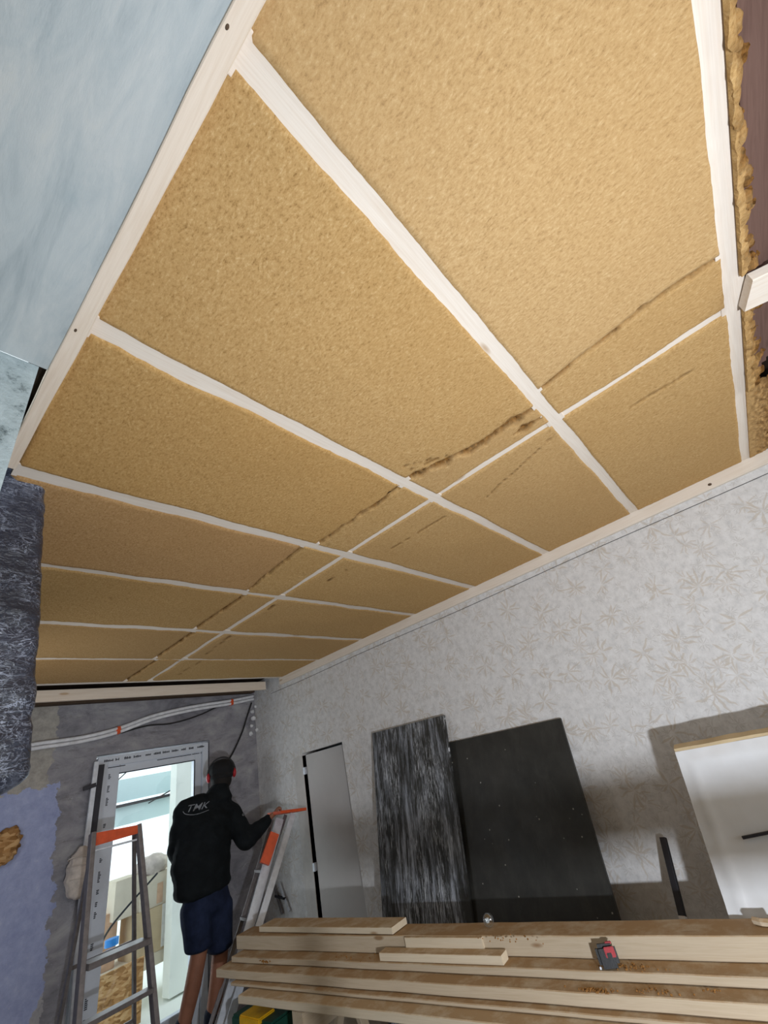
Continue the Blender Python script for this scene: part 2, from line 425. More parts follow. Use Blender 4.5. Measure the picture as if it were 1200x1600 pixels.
bm = bmesh.new(); box(bm, (-1.9, .94, FLOOR), (.072, 1.14, .985)); box(bm, (-.1, 1.14, FLOOR), (.072, 2.9, 1.08)); box(bm, (-.1, 3.35, FLOOR), (.072, YB, 1.08))
box(bm, (-.1, 2.9, FLOOR), (.072, 3.35, .05)); box(bm, (-.1, 2.9, .65), (.072, 3.35, 1.08))
wstruct('wall_left', bm, m_jamb)
bm = bmesh.new(); g = bmesh.ops.create_grid(bm, x_segments=60, y_segments=80, size=1)
for v in bm.verts:
    x, y = v.co.x, v.co.y; v.co = Vector((-.892 + x * .985, -.88 + y * 1.82, .985))
    v.co.z += .006 * noise.noise(Vector((v.co.x * 3, v.co.y * 3, 0)))
wstruct('ceiling_plaster', bm, m_bluepl)
bm = bmesh.new()   # side room wall with window opening, rear wall with window opening
box(bm, (-1.45, -2.7, FLOOR), (-1.25, -1.0, .98)); box(bm, (-1.45, -.5, FLOOR), (-1.25, .94, .98))
box(bm, (-1.45, -1.0, FLOOR), (-1.25, -.5, -1.0)); box(bm, (-1.45, -1.0, -.5), (-1.25, -.5, .98))
wstruct('wall_side', bm, m_roomwall)
bm = bmesh.new(); box(bm, (-1.9, -2.8, FLOOR), (.2, -2.6, 1.1)); box(bm, (2.4, -2.8, FLOOR), (3.2, -2.6, 1.1)); box(bm, (.2, -2.8, FLOOR), (2.4, -2.6, -.7)); box(bm, (.2, -2.8, .9), (2.4, -2.6, 1.1))
wstruct('wall_rear', bm, m_roomwall)
# unseen rail, added to throw a shadow band on the papered wall
t = empty('added_shade_rail', (.75, 0, FLOOR), 'unseen timber rail added to shade a band of the papered wall', 'rail')
beam('plank', (.75, -.50, -.585), (.75, .60, -.585), .03, .078, m_lumber, t)
for y in (-.46, .56): boxo('post', (.735, y - .02, FLOOR), (.765, y + .02, -.624), m_lumber, t)
# body and stand for the added key light, out of view
ldir = (KEY_AIM - LAMP).normalized()
wl = empty('added_light', (LAMP.x, LAMP.y, FLOOR), 'small black light on a stand, added unseen below the view', 'work lamp')
beam('housing', LAMP - ldir * .07, LAMP - ldir * .012, .15, .1, m_black, wl)
beam('pole', LAMP - ldir * .04 - Vector((0, 0, .05)), (LAMP.x - ldir.x * .04, LAMP.y - ldir.y * .04, FLOOR + .01), .025, .025, m_steel, wl, up=(1, 0, 0))
for k_ in range(3):
    a_ = k_ * 2.094; q_ = LAMP - ldir * .04
    beam('leg', (q_.x, q_.y, FLOOR + .3), (q_.x + .28 * math.cos(a_), q_.y + .28 * math.sin(a_), FLOOR + .008), .015, .015, m_steel, wl)

# ceiling trims
def tr(name, a, b, wy, tz, mat=m_trimwood, **k): return tag(beam(name, a, b, wy, tz, mat, **k), kind='structure')
tr('trim_1', (.1065, -.9, .985), (.1065, 1.36, .985), .033, .03, wav=.004, segs=30)
tr('trim_2', (XR - .014, -1.0, .965), (XR - .014, 4.0, .965), .028, .075, m_pale, wav=.003, segs=40)
bm = bmesh.new(); tube(bm, [(XR - .001, y, .885 + .004 * math.sin(y * 3)) for y in np.linspace(-.8, 4.2, 30)], .0018, 5)
wstruct('trim_3', bm, m_black)

def knot(par, p, rx, ry, rz):
    m = bmesh.new(); bmesh.ops.create_uvsphere(m, u_segments=14, v_segments=8, radius=1)
    for v in m.verts: v.co = Vector(p) + Vector((v.co.x * rx, v.co.y * ry, v.co.z * rz))
    o = link('knot', m, m_oldwood, smooth=True); o.parent = par; o.matrix_parent_inverse = par.matrix_basis.inverted()
knot(bpy.data.objects['trim_1'], az(355, 42, .9705), .0028, .0045, .0015); knot(bpy.data.objects['trim_1'], az(118, 516, .9705), .003, .006, .0012)
knot(bpy.data.objects['trim_2'], ax(1109, 757, XR - .0285), .002, .010, .008)
# ------------------------------------------------------------------ battens and laths under the ceiling
YS = [-.492, .140, .768, 1.402, 2.03, 2.69, 3.33, 3.955]
words = ['at the torn edge near the brown plank', 'running from the top left corner of the view', 'second from the top left, above the long crack',
         'third down, meeting the top of the black wrapped post', 'fourth down, just below the top of the black wrapped post', 'fifth down with broad ragged white edges',
         'sixth down, thin and half covered with fibre', 'last one at the far end of the ceiling']
for i, y in enumerate(YS):
    x0 = .122 if i < 4 else .13
    o = beam('ceiling_batten', (x0, y, 1.02), (XR - .03, y, 1.02), .07, .04, m_pale, segs=24, bev=.001)
    tag(o, 'pale planed ceiling batten, ' + words[i], 'batten', 'pale battens across the ceiling')
o = beam('ceiling_lath', (1.535, -.48, 1.0225), (1.585, 3.95, 1.0225), .05, .036, m_pale, segs=10, bev=.001)
tag(o, 'long thin pale lath running down the ceiling across all the battens', 'lath')

# ------------------------------------------------------------------ insulation panels
def lathx(y): return 1.535 + (y + .48) * .05 / 4.43 * 1.0
def jag(s, seed, amp):
    return amp * (2.4 * noise.noise(Vector((s * 4.3, seed * 3.1, 0))) + .6 * noise.noise(Vector((s * 24, seed * 5.7, 4))) + .35 * noise.noise(Vector((s * 70, seed * 1.7, 9))))
def panel(x0, x1, y0, y1, seed, label, group, cat='insulation batt', amp=(.004, .004, .004, .004), zb=.996, gouges=(), res=.011, name='insulation_batt', drop=0):
    """x0/x1 may be functions of y; gouges = list of (function y->x, y range, half width, depth)"""
    f0 = x0 if callable(x0) else (lambda y: x0); f1 = x1 if callable(x1) else (lambda y: x1)
    ym = (y0 + y1) / 2
    nx = max(6, int((f1(ym) - f0(ym)) / res)); ny = max(8, int((y1 - y0) / res))
    bm = bmesh.new(); tl = bm.verts.layers.float.new('torn'); V = []
    for j in range(ny + 1):
        row = []
        for i in range(nx + 1):
            s, t = i / nx, j / ny; yy = y0 + (y1 - y0) * t
            a = f0(yy) + jag(yy, seed, amp[0]); b = f1(yy) + jag(yy, seed + 11, amp[1]); x = a + (b - a) * s
            ya = y0 + jag(x, seed + 23, amp[2]); yb = y1 + jag(x, seed + 37, amp[3]); y = ya + (yb - ya) * t
            z = zb - drop + .0035 * noise.noise(Vector((x * 4, y * 4, seed))) + .0012 * noise.noise(Vector((x * 40, y * 40, seed)))
            e = min(s * (b - a), (1 - s) * (b - a), t * (yb - ya), (1 - t) * (yb - ya))
            z += .012 * max(0, 1 - e / .012) ** 2
            torn = 0
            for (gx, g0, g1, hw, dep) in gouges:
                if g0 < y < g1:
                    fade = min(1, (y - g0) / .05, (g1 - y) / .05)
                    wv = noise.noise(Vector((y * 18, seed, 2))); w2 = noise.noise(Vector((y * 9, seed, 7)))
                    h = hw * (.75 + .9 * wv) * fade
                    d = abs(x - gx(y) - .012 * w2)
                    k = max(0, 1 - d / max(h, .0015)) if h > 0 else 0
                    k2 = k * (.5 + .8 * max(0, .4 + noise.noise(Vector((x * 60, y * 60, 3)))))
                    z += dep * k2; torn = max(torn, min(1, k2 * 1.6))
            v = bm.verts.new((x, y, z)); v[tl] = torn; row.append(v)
        V.append(row)
    for j in range(ny):
        for i in range(nx): bm.faces.new((V[j][i], V[j][i + 1], V[j + 1][i + 1], V[j + 1][i]))
    # side skirt up to the boarding above
    ring = [V[0][i] for i in range(nx + 1)] + [V[j][nx] for j in range(1, ny + 1)] + [V[ny][i] for i in range(nx - 1, -1, -1)] + [V[j][0] for j in range(ny - 1, 0, -1)]
    top = []
    cx = Vector((sum(v.co.x for v in ring) / len(ring), sum(v.co.y for v in ring) / len(ring), 0))
    for v in ring:
        q = bm.verts.new((v.co.x, v.co.y, zb + .018)); q[tl] = .3; top.append(q)
    for k in range(len(ring)): bm.faces.new((ring[k], top[k], top[(k + 1) % len(ring)], ring[(k + 1) % len(ring)]))
    loc = ((f0(ym) + f1(ym)) / 2, ym, zb)
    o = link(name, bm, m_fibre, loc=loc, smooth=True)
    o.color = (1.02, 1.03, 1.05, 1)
    return tag(o, label, cat, group)
HSL = [.016, .016, .018, .018, .013, .015, .007, .009]
HSU = [.016, .016, .016, .018, .011, .017, .006, .010]
HS = .017
bays = [(YS[i] + HSU[i], YS[i + 1] - HSL[i + 1]) for i in range(7)]
near = ['in the bay at the top right', 'between the two longest diagonal battens', 'in the third bay down',
        'in the bay meeting the black post top', 'in the bay with a small scratch mark', 'in the second last bay', 'in the last bay by the hanging plank']
CR = [lambda y: 1.30 + .03 * math.sin(y * 5), lambda y: 1.385 - .09 * max(0, (y - .45)) / .3, lambda y: 1.325, lambda y: 1.29 + (y - 1.6) * .07,
      lambda y: 1.335, lambda y: 1.36, lambda y: 1.39]
CW = [.007, .02, .009, .005, .010, .010, .010]
RC = [(lambda y: 1.755 + .03 * (y + .47), -.46, -.05, .007, .02), (lambda y: 1.62 + (y - .15) * .39, .16, .62, .006, .02), (lambda y: 1.755, .82, 1.30, .006, .015),
      (lambda y: 1.7, 1.55, 1.75, .004, .01), (lambda y: 1.6 + .07 * (y - 2.04), 2.08, 2.3, .006, .015), (lambda y: 1.64 + .1 * (y - 2.6), 2.72, 3.2, .010, .02), (lambda y: 1.75, 3.36, 3.8, .012, .02)]
for i, (a, b) in enumerate(bays):
    am = (.0022, .003, .0045, .006, .009, .010, .007)[i]; A = (.002, .003, am, am)
    c = CR[i]; g = [(c, a, b, CW[i] * 1.6, .03)]
    xl = .124
    extra = []
    if i == 4: extra = [(lambda y: .75 + (y - 2.3) * 6, 2.28, 2.34, .02, .02)]
    if i == 1: extra = [(lambda y: 1.47, .16, .30, .03, .02)]
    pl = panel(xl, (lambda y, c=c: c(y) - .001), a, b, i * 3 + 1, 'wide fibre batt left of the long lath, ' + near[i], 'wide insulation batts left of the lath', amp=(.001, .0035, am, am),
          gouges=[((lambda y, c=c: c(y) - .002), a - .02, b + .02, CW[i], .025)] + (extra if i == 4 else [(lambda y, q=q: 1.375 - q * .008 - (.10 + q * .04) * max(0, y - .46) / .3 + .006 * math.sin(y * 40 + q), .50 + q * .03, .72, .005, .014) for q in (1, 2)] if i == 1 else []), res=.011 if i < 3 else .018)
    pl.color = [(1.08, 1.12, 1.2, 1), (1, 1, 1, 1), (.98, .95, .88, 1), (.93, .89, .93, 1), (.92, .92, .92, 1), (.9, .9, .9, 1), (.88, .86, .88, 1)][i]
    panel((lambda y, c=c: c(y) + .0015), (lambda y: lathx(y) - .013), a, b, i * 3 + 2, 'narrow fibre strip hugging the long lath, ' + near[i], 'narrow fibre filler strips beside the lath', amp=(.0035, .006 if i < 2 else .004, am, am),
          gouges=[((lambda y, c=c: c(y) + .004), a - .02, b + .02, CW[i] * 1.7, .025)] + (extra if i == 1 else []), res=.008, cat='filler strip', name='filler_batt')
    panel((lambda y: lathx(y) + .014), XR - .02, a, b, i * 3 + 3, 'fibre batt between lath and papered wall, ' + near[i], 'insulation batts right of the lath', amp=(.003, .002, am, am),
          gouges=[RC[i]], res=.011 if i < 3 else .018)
# torn strip beyond the nearest batten
def tornpanel(x0, x1, y0, y1, seed, label, name='insulation_offcut'):
    nx = int((x1 - x0) / .008); ny = int((y1 - y0) / .004); bm = bmesh.new(); tl = bm.verts.layers.float.new('torn'); V = []
    for j in range(ny + 1):
        row = []
        for i in range(nx + 1):
            s, t = i / nx, j / ny; x = x0 + (x1 - x0) * s
            lo = y0 + .03 * (1 - min(1, abs(noise.noise(Vector((x * 9, seed, 0))) * 2.2))) + .02 * noise.noise(Vector((x * 35, 0, seed)))
            y = lo + (y1 - lo) * t
            k = 1 - t
            z = .997 - .003 * t + k * k * .03 + k * .028 * noise.noise(Vector((x * 38, y * 60, seed))) + k * .022 * noise.noise(Vector((x * 70, y * 90, seed)))
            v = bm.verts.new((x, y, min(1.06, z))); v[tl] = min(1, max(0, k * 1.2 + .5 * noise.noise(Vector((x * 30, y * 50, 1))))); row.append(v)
        V.append(row)
    for j in range(ny):
        for i in range(nx): bm.faces.new((V[j][i], V[j][i + 1], V[j + 1][i + 1], V[j + 1][i]))
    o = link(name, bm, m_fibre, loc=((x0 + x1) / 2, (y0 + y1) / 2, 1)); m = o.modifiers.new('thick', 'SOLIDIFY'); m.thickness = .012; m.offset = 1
    return tag(o, label, 'insulation', 'torn insulation beyond the nearest batten')
YE = YS[0] - HS
tornpanel(.3, 1.40, -.565, YE, 3, 'torn ragged insulation edge hanging beside the brown plank at the top right')
tornpanel(1.56, 2.15, -.575, YE, 5, 'torn ragged insulation below the short timber stub at the right')
tornpanel(2.15, 2.97, -.72, YE, 9, 'torn insulation corner beyond the brown plank, above the papered wall')
o = beam('timber_stub', (1.475, YE - .004, .975), (1.50, -.64, .965), .13, .035, m_pale, bev=.003)
tag(o, 'short pale timber stub poking out between nearest batten and brown plank', 'timber stub')
pts = [(x, -.607 - .014 * ((x - 1.0) / 1.0) ** 2, 1.0) for x in np.linspace(.2, 2.02, 24)]
bm = bmesh.new()
for (w0, w1, z0, z1) in ((-.075, .075, 1.025, 1.055), (.03, .075, 1.012, 1.03), (.052, .075, 1.0, 1.015)):
    V = []
    for (x, y, z) in pts:
        V.append([bm.verts.new((x, y + q, zz)) for q, zz in ((w0, z0), (w1, z0), (w1, z1), (w0, z1))])
    for a, b in zip(V, V[1:]):
        for k in range(4): bm.faces.new((a[k], a[(k + 1) % 4], b[(k + 1) % 4], b[k]))
    bm.faces.new(V[0]); bm.faces.new(V[-1][::-1])
tag(link('brown_plank', bm, m_brown, loc=(1.1, -.607, 1.0)), 'dark reddish-brown moulded plank at the right edge of the ceiling', 'plank')

# ------------------------------------------------------------------ far end of the ceiling
o = beam('hanging_plank', (.30, 4.2, .972), (2.926, 4.2, .972), .03, .085, m_trimwood, bev=.002, segs=8)
tag(o, 'pale plank hanging below the far end of the ceiling over the glazed door', 'plank')
o = beam('wall_plate', (.1, 4.49, 1.01), (2.96, 4.49, 1.01), .07, .09, m_oldwood, segs=10, wav=.01)
tag(o, 'old dark timber wall plate on top of the rear wall', 'wall plate')
# ------------------------------------------------------------------ conduits and cables on the rear wall
cd = [ay(40, 1169, 4.46), ay(62, 1165, 4.46), ay(130, 1155, 4.46), ay(185, 1141, 4.46), ay(240, 1121, 4.46), ay(300, 1107, 4.46), ay(362, 1097, 4.46), ay(396, 1090, 4.47)]
root = empty('conduit_run', cd[3], 'pair of white conduits with orange clips sagging across the rear wall', 'conduit')
for dz in (-.015, .016):
    bm = bmesh.new(); tube(bm, smoothpath([p + Vector((0, 0, dz)) for p in cd]), .0145, 10)
    link('conduit', bm, m_conduit, root, loc=cd[3], smooth=True)
for (u, v) in ((185, 1141), (362, 1097)):
    p = ay(u, v, 4.46); bm = bmesh.new(); box(bm, p + Vector((-.018, -.018, -.03)), p + Vector((.018, .04, .03)), .006)
    link('clip', bm, m_orange, root, loc=p)
bm = bmesh.new(); tube(bm, smoothpath([ay(u, v, 4.49) for u, v in ((190, 1145), (230, 1134), (270, 1130), (310, 1118), (345, 1102), (362, 1097))]), .006, 6)
tag(link('thin_cable', bm, m_cable, loc=ay(270, 1130, 4.49), smooth=True), 'thin dark cable drooping under the white conduits', 'cable')
bm = bmesh.new(); tube(bm, smoothpath([ay(u, v, 4.48) for u, v in ((393, 1098), (386, 1120), (378, 1145), (366, 1172), (355, 1195), (350, 1240))]), .009, 8)
tag(link('hanging_cable', bm, m_cable, loc=ay(378, 1145, 4.48), smooth=True), 'thick dark cable hanging from the ceiling corner behind the man', 'cable')
# crumbs of plaster in the corner
bm = bmesh.new()
for (u, v, r) in ((394, 1112, .022), (396, 1122, .026), (393, 1134, .018), (404, 1140, .018), (392, 1146, .022), (399, 1104, .015)):
    m = bmesh.new(); bmesh.ops.create_icosphere(m, subdivisions=2, radius=r)
    for q in m.verts: q.co *= 1 + .35 * noise.noise(q.co * 60 + Vector((u, 0, 0)))
    p = ay(u, v, 4.5); p.x = min(p.x, 2.99); merge(bm, m, Matrix.Translation(p))
tag(link('plaster_crumbs', bm, m_white, loc=ay(394, 1122, 4.5)), 'loose white plaster crumbs stuck in the far upper room corner', 'plaster crumbs', kind='stuff')

# ------------------------------------------------------------------ black wrapped post at left
bm = bmesh.new(); V = []
nz = 90; nk = 40
for j in range(nz + 1):
    t = j / nz; z = 1.06 - t * (1.06 - .112)
    xr = .222 + (.332 - .222) * min(1, (1.0 - z) / .88) ** .9 if z < 1 else .222
    xl = .02
    endk = max(0, (t - .93) / .07); xr -= .05 * endk ** 3
    yc = 1.45; hy = .075 * (1 - .5 * endk ** 3); row = []
    for k in range(nk):
        a = 2 * math.pi * k / nk; ca, sa = math.cos(a), math.sin(a)
        ex = math.copysign(abs(ca) ** .45, ca); ey = math.copysign(abs(sa) ** .45, sa)
        x = (xl + xr) / 2 + (xr - xl) / 2 * ex; y = yc + .075 + hy * ey
        n_ = noise.noise(Vector((x * 14, y * 14, z * 22))) * .006 + noise.noise(Vector((x * 30, y * 30, z * 60))) * .003
        row.append(bm.verts.new((x + n_ * ca, y + n_ * sa, z + (.012 * ex * endk))))
    V.append(row)
for j in range(nz):
    for k in range(nk): bm.faces.new((V[j][k], V[j][(k + 1) % nk], V[j + 1][(k + 1) % nk], V[j + 1][k]))
bm.faces.new(V[-1]); bm.faces.new(V[0][::-1])
tag(link('wrapped_post', bm, m_film, loc=(.17, 1.5, 1.0), smooth=True), 'thick post wrapped in black stretch film hanging at the left edge', 'post')
# fibre lump at far left
p = ay(6, 1322, 4.5); bm = bmesh.new()
m = bmesh.new(); bmesh.ops.create_icosphere(m, subdivisions=4, radius=.1)
for q in m.verts:
    q.co = Vector((q.co.x * 1.0, q.co.y * .5, q.co.z * 1.0)) * (1 + .35 * noise.noise(q.co * 18) + .25 * noise.noise(q.co * 45))
merge(bm, m, Matrix.Translation(p)); tag(link('fibre_tuft', bm, m_osb, loc=p, smooth=True), 'brown fibre tuft stuck in a hole of the blue painted wall', 'fibre tuft')

# ------------------------------------------------------------------ glazed door in the rear wall
GY = 4.56
win = empty('window_1', (1.95, GY, FLOOR), None, None); win['kind'] = 'structure'
def wbar(name, x0, x1, z0, z1, y0=GY - .03, y1=GY + .05, par=win, mat=m_pvc, bev=.004): return boxo(name, (x0, y0, z0), (x1, y1, z1), mat, par, bev)
fr0 = wbar('outer_frame', 1.455, 1.53, FLOOR, .525); wbar('outer_frame', 2.375, 2.437, FLOOR, .525); wbar('outer_frame', 1.53, 2.375, .45, .525); wbar('sill', 1.53, 2.375, FLOOR, FLOOR + .06)
wbar('sash', 1.53, 1.635, FLOOR + .06, .45, GY - .015); wbar('sash', 2.305, 2.375, FLOOR + .06, .45, GY - .015); wbar('sash', 1.635, 2.305, .385, .45, GY - .015); wbar('sash', 1.635, 2.305, FLOOR + .06, FLOOR + .2, GY - .015)
boxo('gasket', (1.632, GY - .018, .38), (2.308, GY - .01, .388), m_ink, win); boxo('gasket', (2.300, GY - .018, FLOOR + .2), (2.308, GY - .01, .385), m_ink, win)
boxo('pane', (1.63, GY + .012, FLOOR + .19), (2.31, GY + .02, .39), m_glass, win)
bm = bmesh.new(); random.seed(3)     # illegible print on the protective tape
z = .42
while z > FLOOR:
    L = random.uniform(.03, .08)
    if random.random() < .9:
        for q in range(int(L / .008)):
            ww = random.uniform(.006, .016); zz = z - q * .008; box(bm, (1.498 - ww, GY - .0325, zz - .005), (1.498 + ww * .3, GY - .0295, zz))
    if random.random() < .85:
        for q in range(int(L / .01)):
            zz = z - .03 - q * .01; box(bm, (1.550, GY - .0175, zz - .006), (1.550 + random.uniform(.010, .02), GY - .0145, zz))
    z -= L + random.uniform(.015, .05)
x = 1.5
while x < 2.38:
    L = random.uniform(.03, .08)
    for q in range(int(L / .008)):
        xx = x + q * .008; hh = random.uniform(.006, .015); box(bm, (xx, GY - .0325, .490 - hh * .4), (xx + .005, GY - .0295, .490 + hh))
    if random.random() < .6: box(bm, (x + .04, GY - .0175, .436), (x + .04 + L * 1.4, GY - .0145, .442))
    x += L + random.uniform(.01, .04)
link('film_print', bm, m_ink, fr0, loc=(1.5, GY - .03, 0))
# shading recess line above the frame
# white rail left of the door with bracket
rail = empty('white_rail', ay(150, 1192, 4.47), 'upright white metal rail screwed to the wall left of the glazed door', 'rail')
a0, a1 = ay(151, 1190, 4.47), ay(131, 1345, 4.47)
beam('rail', a0, Vector((a1.x, 4.47, a1.z)), .035, .02, m_alu, rail, up=(0, 1, 0))
b0, b1 = ay(128, 1385, 4.47), ay(112, 1600, 4.47)
beam('rail', b0, b1, .03, .02, m_alu, rail, up=(0, 1, 0))
beam('bracket', ay(130, 1233, 4.45), ay(150, 1226, 4.45), .03, .012, m_steel, rail, up=(0, 1, 0))
beam('backing', ay(158, 1195, 4.5), ay(140, 1340, 4.5), .05, .02, m_steel, rail, up=(0, 1, 0))
p = ay(124, 1365, 4.42); bm = bmesh.new(); m = bmesh.new(); bmesh.ops.create_icosphere(m, subdivisions=4, radius=1)
for q in m.verts:
    c_ = q.co.copy(); q.co = Vector((c_.x * .085, c_.y * .06, c_.z * .155)) * (1 + .12 * noise.noise(c_ * 2.5) + .05 * math.sin(c_.z * 14 + c_.x * 3))
merge(bm, m, Matrix.Translation(p)); root = link('cloth_bundle', bm, m_foam, loc=p, smooth=True)
tag(root, 'greyish cloth bundle tied round the white rail by the ladder', 'bundle')
bm = bmesh.new()
for dz in (-.03, .05, .1):
    pp = [p + Vector((math.cos(a) * .083, math.sin(a) * .062, dz + .008 * math.sin(a * 2))) for a in np.linspace(0, 2 * math.pi, 24)]
    tube(bm, pp, .004, 5)
link('cord', bm, m_foam, root, loc=p)

# ------------------------------------------------------------------ outside the glazed door
tag(boxo('terrace_ground', (-.5, 4.9, FLOOR - .12), (7, 12, FLOOR - .02), m_porch), 'pale bright terrace floor outside the glazed door', 'terrace')
pf = empty('porch_wall', (3.2, 5.7, FLOOR), 'pale cream porch wall seen through the right of the glazed door', 'wall')
boxo('pier', (ay(273, 1300, 5.7).x, 5.7, FLOOR), (4.6, 5.85, 2.0), m_porch, pf)
pr = empty('porch_roof', (2.4, 6.6, .3), 'pale blue porch roof edge with dark gutter seen through the glass', 'roof')
q = [ay(172, 1259, 6.6), ay(275, 1233, 6.6)]
bm = bmesh.new(); a0, a1 = ay(165, 1300, 6.6), ay(285, 1270, 6.6); z0 = (ay(170, 1295, 6.6).z + ay(272, 1270, 6.6).z) / 2; z1 = (ay(170, 1262, 6.6).z + ay(272, 1238, 6.6).z) / 2; z2 = (ay(170, 1236, 6.6).z + ay(272, 1220, 6.6).z) / 2 + .02
boxo('fascia', (1.6, 6.6, z0), (4.5, 6.65, z1 - .02), m_porchblue, pr); boxo('gutter', (1.6, 6.55, z1 - .03), (4.5, 6.62, z1), m_steel, pr)
boxo('upper_fascia', (1.6, 6.7, z1 + .03), (4.5, 6.75, z2 + .1), m_porchblue, pr)
for (s, e) in (((181, 1222), (198, 1206)), ((232, 1255), (275, 1230))):
    bm = bmesh.new(); tube(bm, [ay(*s, 6.5), ay(*e, 6.5)], .008, 6)
    tag(link('overhead_wire', bm, m_cable, loc=ay(*s, 6.5)), 'thin overhead wire in the ' + ('upper left corner' if s[0] < 200 else 'middle') + ' of the glass', 'wire', 'wires outside the glass')
# shelf with cartons
SY = 5.9
sh = empty('outdoor_shelf', ay(230, 1500, SY), 'long pale wooden shelf board outside carrying the cartons', 'shelf')
zt = (ay(180, 1515, SY).z + ay(268, 1478, SY).z) / 2
boxo('board', (1.9, SY, zt - .1), (3.6, SY + .5, zt), m_cardp, sh, .004)
for x in (2.0, 3.3): boxo('post', (x, SY + .1, FLOOR - .02), (x + .06, SY + .16, zt - .1), m_cardp, sh)
def carton(u0, v0, u1, v1, y, mat, label, tape=None, dep=.35, zlo=None):
    a = ay(u0, v0, y); b = ay(u1, v1, y); x0, x1 = sorted((a.x, b.x)); zz0, zz1 = sorted((a.z, b.z))
    if zlo is not None: zz0 = zlo
    r = empty('cardboard_carton', ((x0 + x1) / 2, y, zz0), label, 'carton', 'cartons stacked outside the door')
    bd = boxo('body', (x0, y, zz0), (x1, y + dep, zz1), mat, r, .004)
    if tape: 
        xm = x0 + (x1 - x0) * tape[0]; boxo('tape', (xm - .03, y - .003, zz0 + .02), (xm + .03, y, zz0 + .02 + (zz1 - zz0) * tape[1]), tape[2], bd)
    return zz0, zz1
l0 = carton(211, 1430, 300, 1475, SY, m_cardboard, 'brown carton with white tape strip on the shelf outside', (.5, .95, m_clear), zlo=zt)
carton(150, 1436, 180, 1490, SY + .15, m_tape, 'plain brown carton lying left on the shelf outside', None, zlo=zt)
carton(222, 1372, 300, 1415, SY + .02, m_cardp, 'pale carton with pinkish label stacked on the taped carton', (.35, .6, m_tape), zlo=l0[1])
carton(182, 1378, 219, 1424, SY + .06, m_cardp, 'pale greenish carton stacked at the left of the labelled one', None, zlo=l0[1])
p = ay(238, 1352, SY + .1); bm = bmesh.new(); m = bmesh.new(); bmesh.ops.create_icosphere(m, subdivisions=3, radius=1)
for q in m.verts: q.co = Vector((q.co.x * .17, q.co.y * .12, q.co.z * .1)) * (1 + .2 * noise.noise(q.co * 3))
merge(bm, m, Matrix.Translation(p)); tag(link('crumpled_bag', bm, m_foam, loc=p, smooth=True), 'crumpled grey bag lying on top of the outdoor cartons', 'bag')
p = ay(174, 1478, 5.5); r = empty('blue_tape_roll', p, 'bright blue roll seen low through the glass by the ladder step', 'tape roll')
for k in (0, 1):
    bm = bmesh.new(); m = bmesh.new(); bmesh.ops.create_cone(m, cap_ends=True, segments=20, radius1=.055, radius2=.055, depth=.05); merge(bm, m, Matrix.Translation(p + Vector((0, 0, -.05 + k * .075))))
    link('roll', bm, m_blue, r, loc=p)
x0 = ay(163, 1520, 5.6).x; x1 = ay(224, 1520, 5.6).x; za = ay(195, 1508, 5.6).z
tag(boxo('osb_sheet', (x0 - .05, 5.6, za - .5), (x1, 5.62, za), m_osb), 'brown chipboard sheet standing outside under the shelf', 'board')
bm = bmesh.new(); pth = [ay(u, v, 5.2) for u, v in ((246, 1364), (232, 1380), (212, 1402), (192, 1425), (172, 1450), (158, 1475), (149, 1500))]; tube(bm, smoothpath(pth), .009, 6)
tag(link('black_hose', bm, m_cable, loc=pth[3], smooth=True), 'black hose curving diagonally behind the glass', 'hose')

# ------------------------------------------------------------------ inner door in the papered wall
d = empty('door_1', (XR + .01, DY1 - .02, FLOOR), None, None); d['kind'] = 'structure'
ang = math.radians(4.5)
bm = bmesh.new(); box(bm, (0, -(DY1 - DY0) + .03, 0), (.035, -.012, DZ - FLOOR - .012), .002)
o = link('leaf', bm, m_door, d, loc=None); o.location = (0.004, 0, .0); o.rotation_euler = (0, 0, ang)
boxo('jamb', (XR - .004, DY1, FLOOR), (XR + .1, DY1 + .14, DZ - .01), m_doorframe, d, .002)
boxo('dark_recess_sheet', (XR + .18, DY0 - .05, FLOOR), (XR + .2, DY1 + .05, DZ + .1), m_black, d)  # black sheet stands in for the shade of the recess behind the leaf
for zz in (ax(474, 1205, XR).z, ax(491, 1355, XR).z):
    bm = bmesh.new(); box(bm, (XR - .008, DY1 - .024, zz - .03), (XR + .03, DY1 + .004, zz + .03), .003); link('hinge', bm, m_alu, d, loc=(XR, DY1 - .01, zz))

# ------------------------------------------------------------------ sheets leaning on the papered wall
def leaning(name, ytop0, ytop1, ztop, xtop, xbot, zref, mat, label, ybot0=None, ybot1=None, th=.018, ztop1=None):
    sl = (xtop - xbot) / (ztop - zref); xf = xtop - sl * (ztop - FLOOR)
    yb0 = ytop0 if ybot0 is None else ybot0; yb1 = ytop1 if ybot1 is None else ybot1
    ztop1 = ztop if ztop1 is None else ztop1
    c = [Vector((xtop, ytop0, ztop)), Vector((xtop, ytop1, ztop1)), Vector((xf, yb1, FLOOR + .001)), Vector((xf, yb0, FLOOR + .001))]
    bm = bmesh.new(); nrm = (c[1] - c[0]).cross(c[3] - c[0]).normalized(); nrm = nrm if nrm.x > 0 else -nrm
    quadslab(bm, c, th, nrm); return tag(link(name, bm, mat, loc=c[3]), label, 'plywood sheet', 'sheets leaning on the papered wall')
leaning('plywood_sheet', 2.735, 1.97, .203, 2.945, 2.705, -.94, m_ply1, 'black plywood sheet with white vertical scratches leaning beside the door', 2.72, 2.0, ztop1=.18)
leaning('plywood_sheet', 2.02, 1.12, -.005, 2.97, 2.745, -.93, m_ply2, 'plain black plywood sheet leaning right of the scratched one', 2.06, 1.14, ztop1=-.025)
